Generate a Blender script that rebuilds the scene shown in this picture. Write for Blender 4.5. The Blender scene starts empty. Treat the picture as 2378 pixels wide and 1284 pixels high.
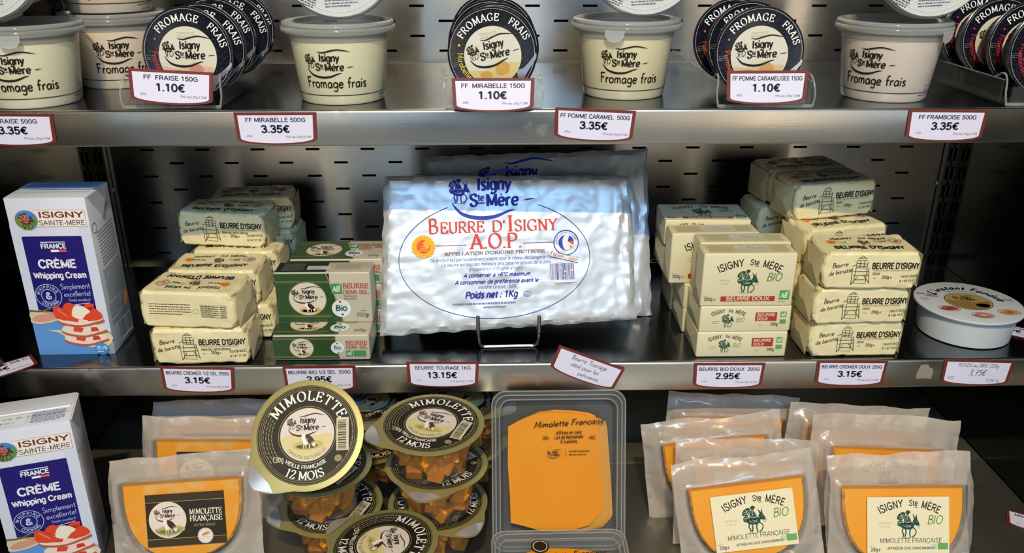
import bpy, bmesh, math, random
from mathutils import Vector, Matrix, Euler
from mathutils.bvhtree import BVHTree
from mathutils import noise as mnoise
pi = math.pi
rad = math.radians
sc = bpy.context.scene
COL = sc.collection
ZC = 1.5            # height of the eye above the shop floor; shelf heights below are given from eye level

# ------------------------------------------------------------------ camera
cam_d = bpy.data.cameras.new('camera'); cam = bpy.data.objects.new('camera', cam_d); COL.objects.link(cam)
cam_d.sensor_width = 36.0; cam_d.lens = 1964.95 / 2378 * 36
cam_d.clip_start = 0.02; cam_d.clip_end = 60
_p, _y, _r = rad(22.6307), rad(1.5129), rad(-0.1166)
fw = Vector((math.sin(_y) * math.cos(_p), math.cos(_y) * math.cos(_p), -math.sin(_p)))
rt = Vector((math.cos(_y), -math.sin(_y), 0)); dn = fw.cross(rt)
rt, dn = math.cos(_r) * rt + math.sin(_r) * dn, -math.sin(_r) * rt + math.cos(_r) * dn
M = Matrix((rt, -dn, -fw)).transposed().to_4x4(); M.translation = (0, 0, ZC)
cam.matrix_world = M
sc.camera = cam
sc.view_settings.view_transform = 'Standard'; sc.view_settings.look = 'None'
sc.view_settings.gamma = 1.0; sc.view_settings.use_curve_mapping = False
sc.view_settings.exposure = 0.0
sc.cycles.transparent_max_bounces = 24
sc.cycles.max_bounces = 10
sc.cycles.caustics_reflective = False

# ------------------------------------------------------------------ world and lights
w = bpy.data.worlds.new('world'); sc.world = w; w.use_nodes = True
w.node_tree.nodes['Background'].inputs[0].default_value = (0.95, 0.95, 1.0, 1)
w.node_tree.nodes['Background'].inputs[1].default_value = 0.13

def area(name, loc, to, sx, sy, power, col, spread=180):
    d = bpy.data.lights.new(name, 'AREA'); d.shape = 'RECTANGLE'; d.size = sx; d.size_y = sy
    d.energy = power; d.color = col; d.spread = rad(spread)
    o = bpy.data.objects.new(name, d); COL.objects.link(o)
    a = Vector((loc[0], loc[1], loc[2] + ZC)); b = Vector((to[0], to[1], to[2] + ZC))
    o.location = a; o.rotation_euler = (b - a).to_track_quat('-Z', 'Y').to_euler()
    return o
# a warm spot lamp on the shop ceiling, daylight from the shop windows, two added fill lights
area('shop_spot_lamp', (-0.05, -0.95, 1.63), (-0.02, 1.0, -0.40), 0.10, 0.035, 62.0, (1.0, 0.77, 0.43))
area('shop_window_light', (0.35, -2.1, 1.82), (0.0, 0.95, -0.35), 0.9, 0.22, 42.0, (0.20, 0.53, 1.0))
area('case_fill_light', (0.3, -0.45, 1.5), (0.0, 0.9, -0.5), 2.0, 0.7, 2.2, (1.0, 0.92, 0.80))  # added soft fill over the case
area('shop_fill_light', (0.0, -2.0, 1.40), (0.0, -2.3, -1.5), 3.0, 1.6, 50.0, (0.86, 0.94, 1.0))  # added fill on the shop floor and wall, brightens the steel reflections

# ------------------------------------------------------------------ materials
def lin(c): return c / 12.92 if c <= 0.04045 else ((c + 0.055) / 1.055) ** 2.4
def hexc(h):
    h = h.lstrip('#'); return tuple(lin(int(h[i:i + 2], 16) / 255) for i in (0, 2, 4)) + (1,)
_mats = {}
def mat(name, col='#808080', rough=0.5, metal=0.0, **k):
    if name in _mats: return _mats[name]
    m = bpy.data.materials.new(name); m.use_nodes = True; nt = m.node_tree; b = nt.nodes['Principled BSDF']
    b.inputs['Base Color'].default_value = hexc(col); b.inputs['Roughness'].default_value = rough
    b.inputs['Metallic'].default_value = metal
    for kk, v in k.get('inp', {}).items(): b.inputs[kk].default_value = v
    out = nt.nodes['Material Output']
    N = nt.nodes.new; L = nt.links.new
    if 'bump' in k:
        s, st, dist = k['bump']
        tc = N('ShaderNodeTexCoord'); n = N('ShaderNodeTexNoise'); n.inputs['Scale'].default_value = s
        n.inputs['Detail'].default_value = k.get('detail', 4)
        bp = N('ShaderNodeBump'); bp.inputs['Strength'].default_value = st; bp.inputs['Distance'].default_value = dist
        L(tc.outputs['Object'], n.inputs['Vector']); L(n.outputs['Fac'], bp.inputs['Height']); L(bp.outputs[0], b.inputs['Normal'])
    if 'vary' in k:        # second colour mixed in by noise
        c2, s, lo, hi = k['vary']
        tc = N('ShaderNodeTexCoord'); n = N('ShaderNodeTexNoise'); n.inputs['Scale'].default_value = s; n.inputs['Detail'].default_value = 5
        mr = N('ShaderNodeMapRange'); mr.inputs[1].default_value = lo; mr.inputs[2].default_value = hi
        mx = N('ShaderNodeMix'); mx.data_type = 'RGBA'; mx.inputs[6].default_value = hexc(col); mx.inputs[7].default_value = hexc(c2)
        L(tc.outputs['Object'], n.inputs['Vector']); L(n.outputs['Fac'], mr.inputs[0]); L(mr.outputs[0], mx.inputs[0]); L(mx.outputs[2], b.inputs['Base Color'])
    if 'clear' in k:       # share of light passing straight through
        t = N('ShaderNodeBsdfTransparent'); t.inputs[0].default_value = hexc(k.get('tint', '#ffffff'))
        mx = N('ShaderNodeMixShader')
        if k.get('edge', 1):
            fr = N('ShaderNodeLayerWeight'); fr.inputs[0].default_value = 0.25
            mr = N('ShaderNodeMapRange'); mr.inputs[3].default_value = k['clear']; mr.inputs[4].default_value = k['clear'] * 0.35
            L(fr.outputs['Facing'], mr.inputs[0]); L(mr.outputs[0], mx.inputs[0])
        else: mx.inputs[0].default_value = k['clear']
        L(b.outputs[0], mx.inputs[1]); L(t.outputs[0], mx.inputs[2]); L(mx.outputs[0], out.inputs[0])
    _mats[name] = m; return m
def ink(h, rough=0.55, metal=0.0): return mat('ink_' + h.lstrip('#') + ('m' if metal else ''), h, rough, metal, inp={'Specular IOR Level': .28})

def steel(name, col, r0, r1, aniso=0.0, smudge=0.0, stretch=(1, 1, 1)):
    m = bpy.data.materials.new(name); m.use_nodes = True; nt = m.node_tree; b = nt.nodes['Principled BSDF']
    N = nt.nodes.new; L = nt.links.new
    b.inputs['Metallic'].default_value = 1.0
    tc = N('ShaderNodeTexCoord')
    mp = N('ShaderNodeMapping'); mp.inputs['Scale'].default_value = stretch; L(tc.outputs['Object'], mp.inputs[0])
    n = N('ShaderNodeTexNoise'); n.inputs['Scale'].default_value = 6; n.inputs['Detail'].default_value = 8; L(mp.outputs[0], n.inputs['Vector'])
    mr = N('ShaderNodeMapRange'); mr.inputs[1].default_value = 0.3; mr.inputs[2].default_value = 0.7
    mr.inputs[3].default_value = r0; mr.inputs[4].default_value = r1
    L(n.outputs['Fac'], mr.inputs[0]); L(mr.outputs[0], b.inputs['Roughness'])
    b.inputs['Base Color'].default_value = hexc(col)
    if smudge:
        v = N('ShaderNodeTexNoise'); v.inputs['Scale'].default_value = 9; v.inputs['Detail'].default_value = 9; v.inputs['Roughness'].default_value = 0.7
        L(tc.outputs['Object'], v.inputs['Vector'])
        r2 = N('ShaderNodeMapRange'); r2.inputs[1].default_value = 0.60; r2.inputs[2].default_value = 0.72; r2.inputs[4].default_value = smudge
        mx = N('ShaderNodeMix'); mx.data_type = 'RGBA'; mx.inputs[6].default_value = hexc(col); mx.inputs[7].default_value = (0.75, 0.74, 0.70, 1)
        L(v.outputs['Fac'], r2.inputs[0]); L(r2.outputs[0], mx.inputs[0]); L(mx.outputs[2], b.inputs['Base Color'])
        ad = N('ShaderNodeMath'); ad.operation = 'ADD'; L(mr.outputs[0], ad.inputs[0])
        ml = N('ShaderNodeMath'); ml.operation = 'MULTIPLY'; ml.inputs[1].default_value = 0.35; L(r2.outputs[0], ml.inputs[0]); L(ml.outputs[0], ad.inputs[1])
        L(ad.outputs[0], b.inputs['Roughness'])
    if aniso:
        b.inputs['Anisotropic'].default_value = aniso
        tg = N('ShaderNodeTangent'); tg.direction_type = 'RADIAL'; tg.axis = 'Y'
        tg.axis = 'Z'; L(tg.outputs[0], b.inputs['Tangent'])
        b.inputs['Anisotropic Rotation'].default_value = 0.25
    br = N('ShaderNodeTexNoise'); br.inputs['Scale'].default_value = 1.0; br.inputs['Detail'].default_value = 2
    m2 = N('ShaderNodeMapping'); m2.inputs['Scale'].default_value = (8, 900, 900); L(tc.outputs['Object'], m2.inputs[0]); L(m2.outputs[0], br.inputs['Vector'])
    bp = N('ShaderNodeBump'); bp.inputs['Strength'].default_value = 0.12; bp.inputs['Distance'].default_value = 0.0004
    L(br.outputs['Fac'], bp.inputs['Height']); L(bp.outputs[0], b.inputs['Normal'])
    return m

# ------------------------------------------------------------------ mesh helpers
def tag(o, label=None, cat=None, group=None, kind=None):
    if label: o['label'] = label
    if cat: o['category'] = cat
    if group: o['group'] = group
    if kind: o['kind'] = kind
    return o
def mesh(name, V, F, mats, fm=None, smooth=True, ang=38):
    me = bpy.data.meshes.new(name); me.from_pydata([tuple(v) for v in V], [], F)
    for m in (mats if isinstance(mats, (list, tuple)) else [mats]): me.materials.append(m)
    if fm: me.polygons.foreach_set('material_index', fm)
    if smooth:
        me.polygons.foreach_set('use_smooth', [True] * len(F)); me.set_sharp_from_angle(angle=rad(ang))
    me.update(); return me
def obj(name, me, parent=None, loc=(0, 0, 0), rot=(0, 0, 0)):
    o = bpy.data.objects.new(name, me); COL.objects.link(o)
    o.location = loc; o.rotation_euler = rot
    if parent: o.parent = parent
    return o
def root(name, label, cat, x, y, z, rot=(0, 0, 0), group=None, me=None, kind=None):
    o = bpy.data.objects.new(name, me); COL.objects.link(o)
    if me is None: o.empty_display_size = 0.02
    o.location = (x, y, z + ZC); o.rotation_euler = rot
    return tag(o, label, cat, group, kind)
def copy_tree(o, parent=None):
    c = o.copy(); COL.objects.link(c)
    if parent:
        c.parent = parent; c.matrix_parent_inverse = o.matrix_parent_inverse
    for ch in [q for q in bpy.data.objects if q.parent == o]: copy_tree(ch, c)
    return c
def again(o, label, x, y, z, rot=(0, 0, 0), group=None):
    c = copy_tree(o); c.location = (x, y, z + ZC); c.rotation_euler = rot; c['label'] = label
    if group: c['group'] = group
    return c
class G:                      # geometry collector
    def __init__(s): s.V = []; s.F = []; s.M = []
    def add(s, V, F, m=0):
        b = len(s.V); s.V += [tuple(v) for v in V]; s.F += [tuple(i + b for i in f) for f in F]; s.M += [m] * len(F); return s
    def box(s, x0, x1, y0, y1, z0, z1, m=0):
        V = [(x0, y0, z0), (x1, y0, z0), (x1, y1, z0), (x0, y1, z0), (x0, y0, z1), (x1, y0, z1), (x1, y1, z1), (x0, y1, z1)]
        return s.add(V, [(0, 3, 2, 1), (4, 5, 6, 7), (0, 1, 5, 4), (1, 2, 6, 5), (2, 3, 7, 6), (3, 0, 4, 7)], m)
    def rbox(s, x0, x1, y0, y1, z0, z1, r, m=0, seg=2):
        bm = bmesh.new(); bmesh.ops.create_cube(bm, size=1)
        for v in bm.verts: v.co = ((x0 + x1) / 2 + v.co.x * (x1 - x0), (y0 + y1) / 2 + v.co.y * (y1 - y0), (z0 + z1) / 2 + v.co.z * (z1 - z0))
        bmesh.ops.bevel(bm, geom=bm.edges[:], offset=r, segments=seg, profile=0.5, affect='EDGES')
        s.bm(bm, m); return s
    def bm(s, bm, m=0):
        bm.verts.index_update(); s.add([v.co[:] for v in bm.verts], [[v.index for v in f.verts] for f in bm.faces], m); bm.free(); return s
    def lathe(s, prof, n=48, m=0, axis='z', a0=0, a1=2 * pi, mz=None):
        full = abs(a1 - a0 - 2 * pi) < 1e-6; k = n if full else n + 1
        V = []
        for r, z in prof:
            for i in range(k):
                a = a0 + (a1 - a0) * i / n; x, y = r * math.cos(a), r * math.sin(a)
                V.append((x, y, z) if axis == 'z' else (x, z, -y) if axis == 'y' else (z, x, y))
        b = len(s.V); s.V += V
        for j in range(len(prof) - 1):
            for i in range(n):
                i2 = (i + 1) % k if full else i + 1
                s.F.append((b + j * k + i, b + j * k + i2, b + (j + 1) * k + i2, b + (j + 1) * k + i))
                s.M.append(mz[j] if mz else m)
        return s
    def tube(s, pts, r, n=8, m=0, closed=False):
        P = [Vector(p) for p in pts]; up = Vector((0.13, 0.21, 0.97)); k = len(P); b = len(s.V)
        for i, p in enumerate(P):
            t = (P[(i + 1) % k] - P[i - 1]) if closed else (P[min(i + 1, k - 1)] - P[max(i - 1, 0)])
            t.normalize(); a = t.cross(up).normalized(); c = t.cross(a)
            for j in range(n):
                q = 2 * pi * j / n; s.V.append(tuple(p + a * math.cos(q) * r + c * math.sin(q) * r))
        for i in range(k if closed else k - 1):
            for j in range(n):
                a_, b_ = i * n, ((i + 1) % k) * n
                s.F.append((b + a_ + j, b + a_ + (j + 1) % n, b + b_ + (j + 1) % n, b + b_ + j)); s.M.append(m)
        if not closed:
            s.F.append(tuple(b + j for j in range(n))[::-1]); s.F.append(tuple(b + (k - 1) * n + j for j in range(n))); s.M += [m, m]
        return s
    def prism(s, pts, y0, y1, m=0):       # outline in x,z extruded along y
        n = len(pts); V = [(x, y0, z) for x, z in pts] + [(x, y1, z) for x, z in pts]
        F = [tuple(range(n)), tuple(range(2 * n - 1, n - 1, -1))] + [(i, i + n, (i + 1) % n + n, (i + 1) % n) for i in range(n)]
        return s.add(V, F, m)
    def me(s, name, mats, **k): return mesh(name, s.V, s.F, mats, s.M, **k)
def smooth(pts, n=6, closed=False):
    P = [Vector((p[0], p[1], p[2] if len(p) > 2 else 0)) for p in pts]; k = len(P); out = []
    rng = range(k if closed else k - 1)
    for i in rng:
        p0 = P[(i - 1) % k] if closed or i > 0 else P[i] * 2 - P[i + 1]
        p1, p2 = P[i], P[(i + 1) % k]
        p3 = P[(i + 2) % k] if closed or i + 2 < k else P[i + 1] * 2 - P[i]
        for j in range(n):
            t = j / n
            q = 0.5 * ((2 * p1) + (p2 - p0) * t + (2 * p0 - 5 * p1 + 4 * p2 - p3) * t * t + (3 * p1 - p0 - 3 * p2 + p3) * t ** 3)
            out.append(tuple(q) if len(pts[0]) > 2 else (q.x, q.y))
    if not closed: out.append(tuple(P[-1]) if len(pts[0]) > 2 else (P[-1].x, P[-1].y))
    return out
# ------------------------------------------------------------------ lettering: every printed mark is thin geometry laid on its surface
_fc = {}
# stroke alphabets: (advance, strokes, serifs); capital height 10
SERIF = {
 'A': (9, '1,0 4.5,10|4.5,10 8,0|2.4,3.3 6.6,3.3', 'b1 b8'), 'B': (8, '1.6,0 1.6,10|~1.6,9.8 4.6,9.7 6.1,8.2 5.6,6 3.8,5.3 1.6,5.3|~1.6,5.3 4.8,5.2 6.9,4 6.9,1.6 5,.2 1.6,.2', ''),
 'C': (8.6, '~7.6,7.2 7,9 5,10 2.4,8.8 1,6.2 1,3.8 2.4,1.2 4.8,0 7,.8 7.8,2.6', ''), 'D': (9, '1.6,0 1.6,10|~1.6,9.8 4.8,9.7 7.3,8 8.1,5 7.3,2 4.8,.3 1.6,.2', ''),
 'E': (7.6, '1.6,0 1.6,10|1.4,9.75 6.4,9.75 6.6,7.6|1.6,5.2 5,5.2|5,6.4 5,4|1.4,.25 6.6,.25 6.9,2.6', ''), 'F': (7.2, '1.6,0 1.6,10|1.4,9.75 6.3,9.75 6.5,7.6|1.6,5.1 4.9,5.1|4.9,6.3 4.9,3.9', 'b1.6'),
 'G': (9.2, '~7.6,7.4 7,9 5,10 2.4,8.8 1,6.2 1,3.8 2.4,1.2 4.8,0 7,.7|7.6,.4 7.6,4.4', 't7.4:4.4'), 'I': (4.2, '2.1,0 2.1,10', 'b2.1 t2.1'),
 'K': (8.8, '1.6,0 1.6,10|1.6,4.6 7,10|3.4,6.2 7.6,0', 'b1.6 t1.6 b7.6 t7'), 'L': (7.2, '1.6,0 1.6,10|1.4,.25 6.4,.25 6.7,2.8', 't1.6'),
 'M': (11, '1.7,0 1.9,10|1.9,10 5.5,1.2|5.5,1.2 9.1,10|9.1,10 9.3,0', 'b1.7 b9.3 t1.5 t9.5'), 'N': (9.2, '1.7,0 1.7,10|1.7,10 7.5,0|7.5,0 7.5,10', 'b1.7 t1.3 t7.5'),
 'O': (9.6, '~!4.8,10 2,8.4 1,5 2,1.6 4.8,0 7.6,1.6 8.6,5 7.6,8.4', ''), 'P': (7.6, '1.6,0 1.6,10|~1.6,9.8 4.6,9.7 6.5,8.2 6.3,6 4.4,4.7 1.6,4.7', 'b1.6'),
 'R': (8.4, '1.6,0 1.6,10|~1.6,9.8 4.6,9.7 6.4,8.2 6.1,6 4.2,5 1.6,5|3.8,5 7.4,0', 'b1.6 b7.7'), 'S': (7, '~5.8,7.6 5.2,9.4 3.4,10 1.5,9 1.3,7 2.8,5.6 4.8,4.6 6,3 5.4,.9 3.4,0 1.6,.7 1,2.5', ''),
 'T': (8.4, '4.2,0 4.2,10|.9,7.8 1.1,9.75 7.3,9.75 7.5,7.8', 'b4.2'), 'U': (9, '~1.7,10 1.7,3.4 2.8,.7 4.8,0 6.6,.8 7.4,3.4 7.4,10', 't1.7 t7.4'),
 'V': (8.8, '1,10 4.4,0|4.4,0 7.8,10', 't1 t7.8'), 'Y': (8.4, '1,10 4.2,5|4.2,5 7.4,10|4.2,0 4.2,5', 't1 t7.4 b4.2'),
 '1': (5.4, '1,8.2 2.8,10 2.8,0', 'b2.8'), '2': (7, '~1.1,7.6 2,9.5 3.8,10 5.6,9 5.6,6.8 3.6,3.8 1,.6|1,.35 6,.35 6.3,2.2', ''),
 '.': (3, '1.4,0 1.4,.9', ''), "'": (3, '1.6,10 1.2,7.6', ''), '-': (5, '.8,4 3.8,4', ''), ' ': (3.6, '', '')}
HAND = {
 'a': (5.8, '~4.6,4.3 3,5 1.2,4 .7,2 1.7,.2 3.4,.7 4.5,3 4.7,5|~4.7,4.8 4.6,1 5.4,.1'), 'b': (5.6, '1,9.2 1,0|~1,3.5 2.6,5 4.6,4 4.6,1.4 2.8,0 1,.8'),
 'c': (5, '~4.4,4.3 2.7,5 .9,3.4 .9,1.4 2.6,0 4.4,.8'), 'd': (5.8, '~4.6,4.2 2.8,5 .8,3.4 .9,1 2.6,0 4.4,1.4|~4.7,9.2 4.6,1 5.3,.1'),
 'e': (5.2, '~.9,2.6 4.3,3 4,4.6 2.5,5 .9,3.6 .8,1.4 2.4,0 4.6,.9'), 'f': (4.4, '~4.4,8.8 3.2,9.2 2.2,8 2,4 2,-.2|.6,5 3.8,5.1'),
 'g': (5.6, '~4.5,4.3 2.8,5 .8,3.6 1,1.2 2.8,.4 4.4,1.8|~4.6,5 4.6,0 4.1,-2.4 2.4,-3.2 .8,-2.2'), 'h': (5.6, '1,9.2 1,0|~1,3.2 2.7,5 4.4,4 4.5,0'),
 'i': (2.2, '1,5 1.1,0|1,6.8 1.1,7.7'), 'l': (2.4, '~1,9.2 1,1 1.6,.1'), 'm': (8, '1,5 1,0|~1,3.4 2.5,5 3.7,4.2 3.8,0|~3.8,3.4 5.3,5 6.5,4.2 6.7,0'),
 'n': (5.6, '1,5 1,0|~1,3.4 2.7,5 4.3,4.1 4.5,0'), 'o': (5.6, '~!2.7,5 .9,4 .8,1.4 2.7,0 4.6,1.4 4.5,4'), 'p': (5.6, '1,5 1,-3.4|~1,3.6 2.7,5 4.6,4 4.6,1.3 2.7,0 1,1'),
 'q': (5.6, '~4.5,4.3 2.8,5 .8,3.6 1,1.2 2.8,.4 4.4,1.8|4.6,5 4.6,-3.4'), 'r': (4.2, '1,5 1,0|~1,3 2.3,4.8 3.7,4.7'), 's': (4.6, '~3.8,4.4 2.2,5 1,4 2.2,2.7 3.7,1.5 2.8,.1 .8,.6'),
 't': (4, '~2,7.8 1.9,1 3.2,.1|.4,5 3.6,5.2'), 'u': (5.6, '~1,5 1,1.4 2.4,0 4.2,1.4 4.5,5|4.5,4.4 4.7,0'), 'v': (5, '.8,5 2.5,0 4.3,5'), 'x': (5, '.8,5 4.2,0|4.2,5 .8,0'),
 'k': (5.2, '1,9.2 1,0|4.2,5 1,2.2 4.4,0'), 'y': (5, '.8,5 2.6,.6|4.4,5 1.6,-3'), 'z': (4.8, '.8,5 4.2,5 .8,0 4.2,0'),
 'F': (5.8, '1.4,9.4 1.1,0|.4,9.2 5.6,9.5|1.2,5.2 4.6,5.4'), 'S': (6, '~5.4,8.6 3.4,9.6 1.4,8 2.4,5.6 4.8,4 4.6,1 2.4,0 .6,1'), 'B': (6.4, '1.2,0 1.4,9.4|~.4,8.8 3.6,9.6 5.2,8 4.2,5.6 1.6,5|~1.6,5 4.8,4.8 5.8,2.8 4.4,.4 .8,.1'),
 'M': (9.4, '~.6,.3 1.4,3 2,9.4|2,9.4 4.6,1.4 7.4,9.6|~7.4,9.6 7.4,2 8.8,.3'), 'T': (6, '3.2,9.4 2.8,0|~.4,8.6 3,9.5 6.2,9.3'), 'L': (6, '~3.6,8.6 2.6,9.6 1.6,7 1.6,2 .6,.3 3,.2 5.4,.8'),
 'P': (6, '1.4,9.4 1.1,0|~.4,8.6 4,9.6 5.4,7.4 4,5 1.4,4.6'), 'I': (3, '1.4,9.4 1.2,0'), 'O': (8, '~!4,9.4 1.2,7.6 .8,3 3.4,0 6.4,2 6.8,7'), 'N': (7, '1,0 1.3,9.4 5.4,0 5.8,9.4'), 'D': (7, '1.2,0 1.4,9.4|~.4,9.2 4.6,9 6.2,5 4.4,.6 .8,.1'),
 'R': (6.4, '1.2,0 1.4,9.4|~.4,8.8 4,9.6 5.2,7.6 4,5.2 1.6,5|3,5 5.8,0'), 'E': (5.8, '1.3,9.2 1.1,0 5,.2|1.3,9.2 5.2,9.3|1.2,4.9 4.4,5'), 'U': (6.6, '~1,9.4 1,2 3,0 5.2,2 5.4,9.4'), 'A': (7, '.8,0 3.4,9.4 6,0|1.6,3.4 5.2,3.5'),
 '0': (6, '~!3,9 1,7 .9,2.4 3,0 4.9,2 5,7'), '1': (3.6, '.6,7.4 2,9.2 2,0'), '2': (6, '~.8,7.4 2.6,9.2 4.8,7.6 3.4,4 .8,.3 5,.3'), '3': (5.6, '~.8,8.2 2.8,9.3 4.4,7.4 2.4,5 4.6,3.6 4,.8 .8,.5'), '5': (5.6, '4.8,9 1.4,9 1.1,5.4|~1.1,5.4 3.6,5.8 4.8,3.4 3.6,.4 .8,.5'),
 '7': (5.4, '.8,9 4.8,9 1.8,0|1.6,4.8 4.2,4.8'), ',': (2.6, '1.4,.8 .8,-1.4'), '.': (2.6, '1.2,0 1.3,.8'), "'": (2.4, '1.4,9.4 1,7.2'), '!': (3, '1.6,9.2 1.3,2.8|1.2,0 1.3,.9'), '&': (7, '~6,0 2,6.4 2.4,8.8 4,8.6 4,6.6 1.2,3.4 1.4,.6 3.4,0 5.8,3.6'),
 '€': (6.4, '~5.6,8 3.6,9.2 1.6,7 1.4,2.6 3.4,0 5.6,1|.4,5.6 4.4,5.6|.4,3.8 4,3.8'), ' ': (3.6, ''), '-': (4.6, '.8,4.6 3.6,4.6'), '%': (7, '1,0 5.8,9|~!1.4,9 .6,8 1.4,7 2.4,8|~!5.2,2 4.4,1 5.2,0 6.2,1')}
SANS = {
 'B': (8, '1.4,0 1.4,10|~1.4,9.4 4.6,9.4 6.2,8.2 5.8,6 4,5.2 1.4,5.2|~1.4,5.2 4.8,5.1 6.8,3.9 6.8,1.7 5,.6 1.4,.6'), 'C': (8.4, '~7.4,7.4 6.2,9.3 4.4,9.6 2.2,8.4 1,5 2.2,1.6 4.4,.4 6.2,.7 7.4,2.6'),
 'D': (8.6, '1.4,0 1.4,10|~1.4,9.4 4.6,9.3 6.9,7.8 7.6,5 6.9,2.2 4.6,.7 1.4,.6'), 'E': (7.2, '1.4,0 1.4,10|1.4,9.4 6.4,9.4|1.4,5.2 5.9,5.2|1.4,.6 6.5,.6'), 'F': (6.8, '1.4,0 1.4,10|1.4,9.4 6.3,9.4|1.4,5.1 5.6,5.1'),
 'G': (9, '~7.6,7.6 6.4,9.2 4.6,9.6 2.3,8.4 1,5 2.3,1.6 4.6,.4 6.4,.9 7.7,2.2|7.7,1.8 7.7,4.8 4.8,4.8'), 'H': (8.6, '1.4,0 1.4,10|7.2,0 7.2,10|1.4,5.1 7.2,5.1'), 'I': (3.2, '1.6,0 1.6,10'), 'J': (6, '~4.6,10 4.6,2.4 3.4,.5 1.6,.8 1,2.4'),
 'K': (8, '1.4,0 1.4,10|1.4,4.2 7,10|3,5.8 7.4,0'), 'L': (6.6, '1.4,0 1.4,10|1.4,.6 6.2,.6'), 'M': (9.8, '1.4,0 1.4,10|1.4,9.6 4.9,1|4.9,1 8.4,9.6|8.4,10 8.4,0'), 'N': (8.6, '1.4,0 1.4,10|1.4,9.6 7.2,.4|7.2,0 7.2,10'),
 'O': (9.4, '~!4.7,9.6 2,8.2 1,5 2,1.8 4.7,.4 7.4,1.8 8.4,5 7.4,8.2'), 'P': (7.6, '1.4,0 1.4,10|~1.4,9.4 4.8,9.4 6.6,8 6.5,5.8 4.8,4.6 1.4,4.6'), 'Q': (9.4, '~!4.7,9.6 2,8.2 1,5 2,1.8 4.7,.4 7.4,1.8 8.4,5 7.4,8.2|5.4,2.6 8.4,-.4'),
 'R': (8.2, '1.4,0 1.4,10|~1.4,9.4 4.8,9.4 6.7,8.1 6.5,6 4.8,5 1.4,5|4.4,5 7.2,0'), 'S': (7.6, '~6.4,7.6 5.6,9.3 3.8,9.7 1.7,8.8 1.4,7 3,5.6 5,4.7 6.6,3.3 5.8,1 3.8,.3 1.8,.9 1,2.7'), 'T': (7.4, '3.7,0 3.7,10|.3,9.4 7.1,9.4'),
 'U': (8.6, '~1.4,10 1.4,3.6 2.4,1.1 4.3,.4 6.2,1.1 7.2,3.6 7.2,10'), 'V': (8, '.7,10 4,.4|4,.4 7.3,10'), 'W': (11, '.7,10 3.2,.4|3.2,.4 5.5,9.4|5.5,9.4 7.8,.4|7.8,.4 10.3,10'), 'X': (8, '.8,0 7.2,10|.8,10 7.2,0'), 'Y': (8, '.6,10 4,4.8|4,4.8 7.4,10|4,0 4,4.8'), 'Z': (7.6, '.8,9.4 6.6,9.4 .9,.6 6.8,.6'), 'A': (8.4, '.6,0 4.2,9.8|4.2,9.8 7.8,0|1.8,3.2 6.6,3.2'),
 '0': (7, '~!3.5,9.6 1.6,8.2 1,5 1.6,1.8 3.5,.4 5.4,1.8 6,5 5.4,8.2'), '1': (7, '1.4,7.6 3.9,9.6|3.9,0 3.9,10'), '2': (7, '~1.1,7.2 1.8,9.1 3.6,9.7 5.6,8.8 5.7,6.6 4,4.2 1.2,.8|1,.6 6.1,.6'), '3': (7, '~1.2,7.6 2,9.3 3.8,9.6 5.4,8.4 5.2,6.2 3,5.2|~3,5.2 5.6,4.4 6,2.4 4.6,.6 2.4,.4 1,2.2'),
 '4': (7, '4.8,0 4.8,9.8|4.8,9.6 .8,3|.8,2.6 6.4,2.6'), '5': (7, '5.6,9.4 2,9.4 1.5,5.2|~1.4,5 3.4,6.1 5.4,5 5.9,2.9 4.6,.8 2.6,.4 1,2.2'), '6': (7, '~5.6,8 4.4,9.5 2.6,9.3 1.3,7 1.2,3.6 2.2,.9 4,.4 5.7,1.8 5.8,4 4.2,5.8 2.2,5.4 1.2,3.8'), '7': (7, '.9,9.4 6,9.4|~6,9.2 3.8,5.4 2.6,0'),
 '8': (7, '~!3.5,9.6 1.7,8.6 1.7,6.2 3.5,5.2 5.3,6.2 5.3,8.6|~!3.5,5.2 1.3,3.9 1.3,1.6 3.5,.4 5.7,1.6 5.7,3.9'), '9': (7, '~1.4,2 2.6,.5 4.4,.7 5.7,3 5.8,6.4 4.8,9.1 3,9.6 1.3,8.2 1.2,6 2.8,4.3 4.8,4.6 5.8,6.2'),
 '€': (7.8, '~7,8 5.6,9.5 3.6,8.8 2.2,6.6 2.2,3.4 3.6,1.2 5.6,.5 7,2|.4,5.9 5.8,5.9|.4,4.1 5.4,4.1'), '/': (4, '.4,0 3.6,10'), '%': (9, '2,0 7,10|~!2.4,9.6 1,7.6 2.4,5.6 3.8,7.6|~!6.6,4.4 5.2,2.4 6.6,.4 8,2.4'), '.': (3, '1.5,0 1.5,1.5'), ',': (3, '1.7,1.4 1.1,-1.6'), ':': (3, '1.5,0 1.5,1.4|1.5,4.8 1.5,6.2'), "'": (2.8, '1.4,10 1.3,7'),
 '-': (4.8, '.8,3.8 4,3.8'), '+': (7, '1,4.4 6,4.4|3.5,2 3.5,6.8'), '°': (4, '~!2,9.8 .9,8.8 2,7.8 3.1,8.8'), '&': (8.6, '~7.6,0 2.6,6.4 2.6,8.8 4.2,9.6 5.6,8.4 4.8,6.6 1.8,4.2 1.3,1.8 3,.4 5.4,.8 7.4,4.4'), '!': (3, '1.5,10 1.5,3|1.5,0 1.5,1.4'), ' ': (3.4, '')}
for _c, (_a, _s) in list(HAND.items()):       # upright lower case grown from the script skeletons
    if _c.islower() and _c not in SANS:
        def _up(q):
            q0 = ''
            while q and q[0] in '~!': q0 += q[0]; q = q[1:]
            o = []
            for p in q.split():
                x, y = map(float, p.split(',')); y = y * 1.42 if y <= 5 and y >= 0 else (7.1 + (y - 5) * .72 if y > 5 else y * .85); o.append('%.2f,%.2f' % (x * 1.22, y))
            return q0 + ' '.join(o)
        SANS[_c] = (_a * 1.2, '|'.join(_up(q) for q in _s.split('|')))
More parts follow.
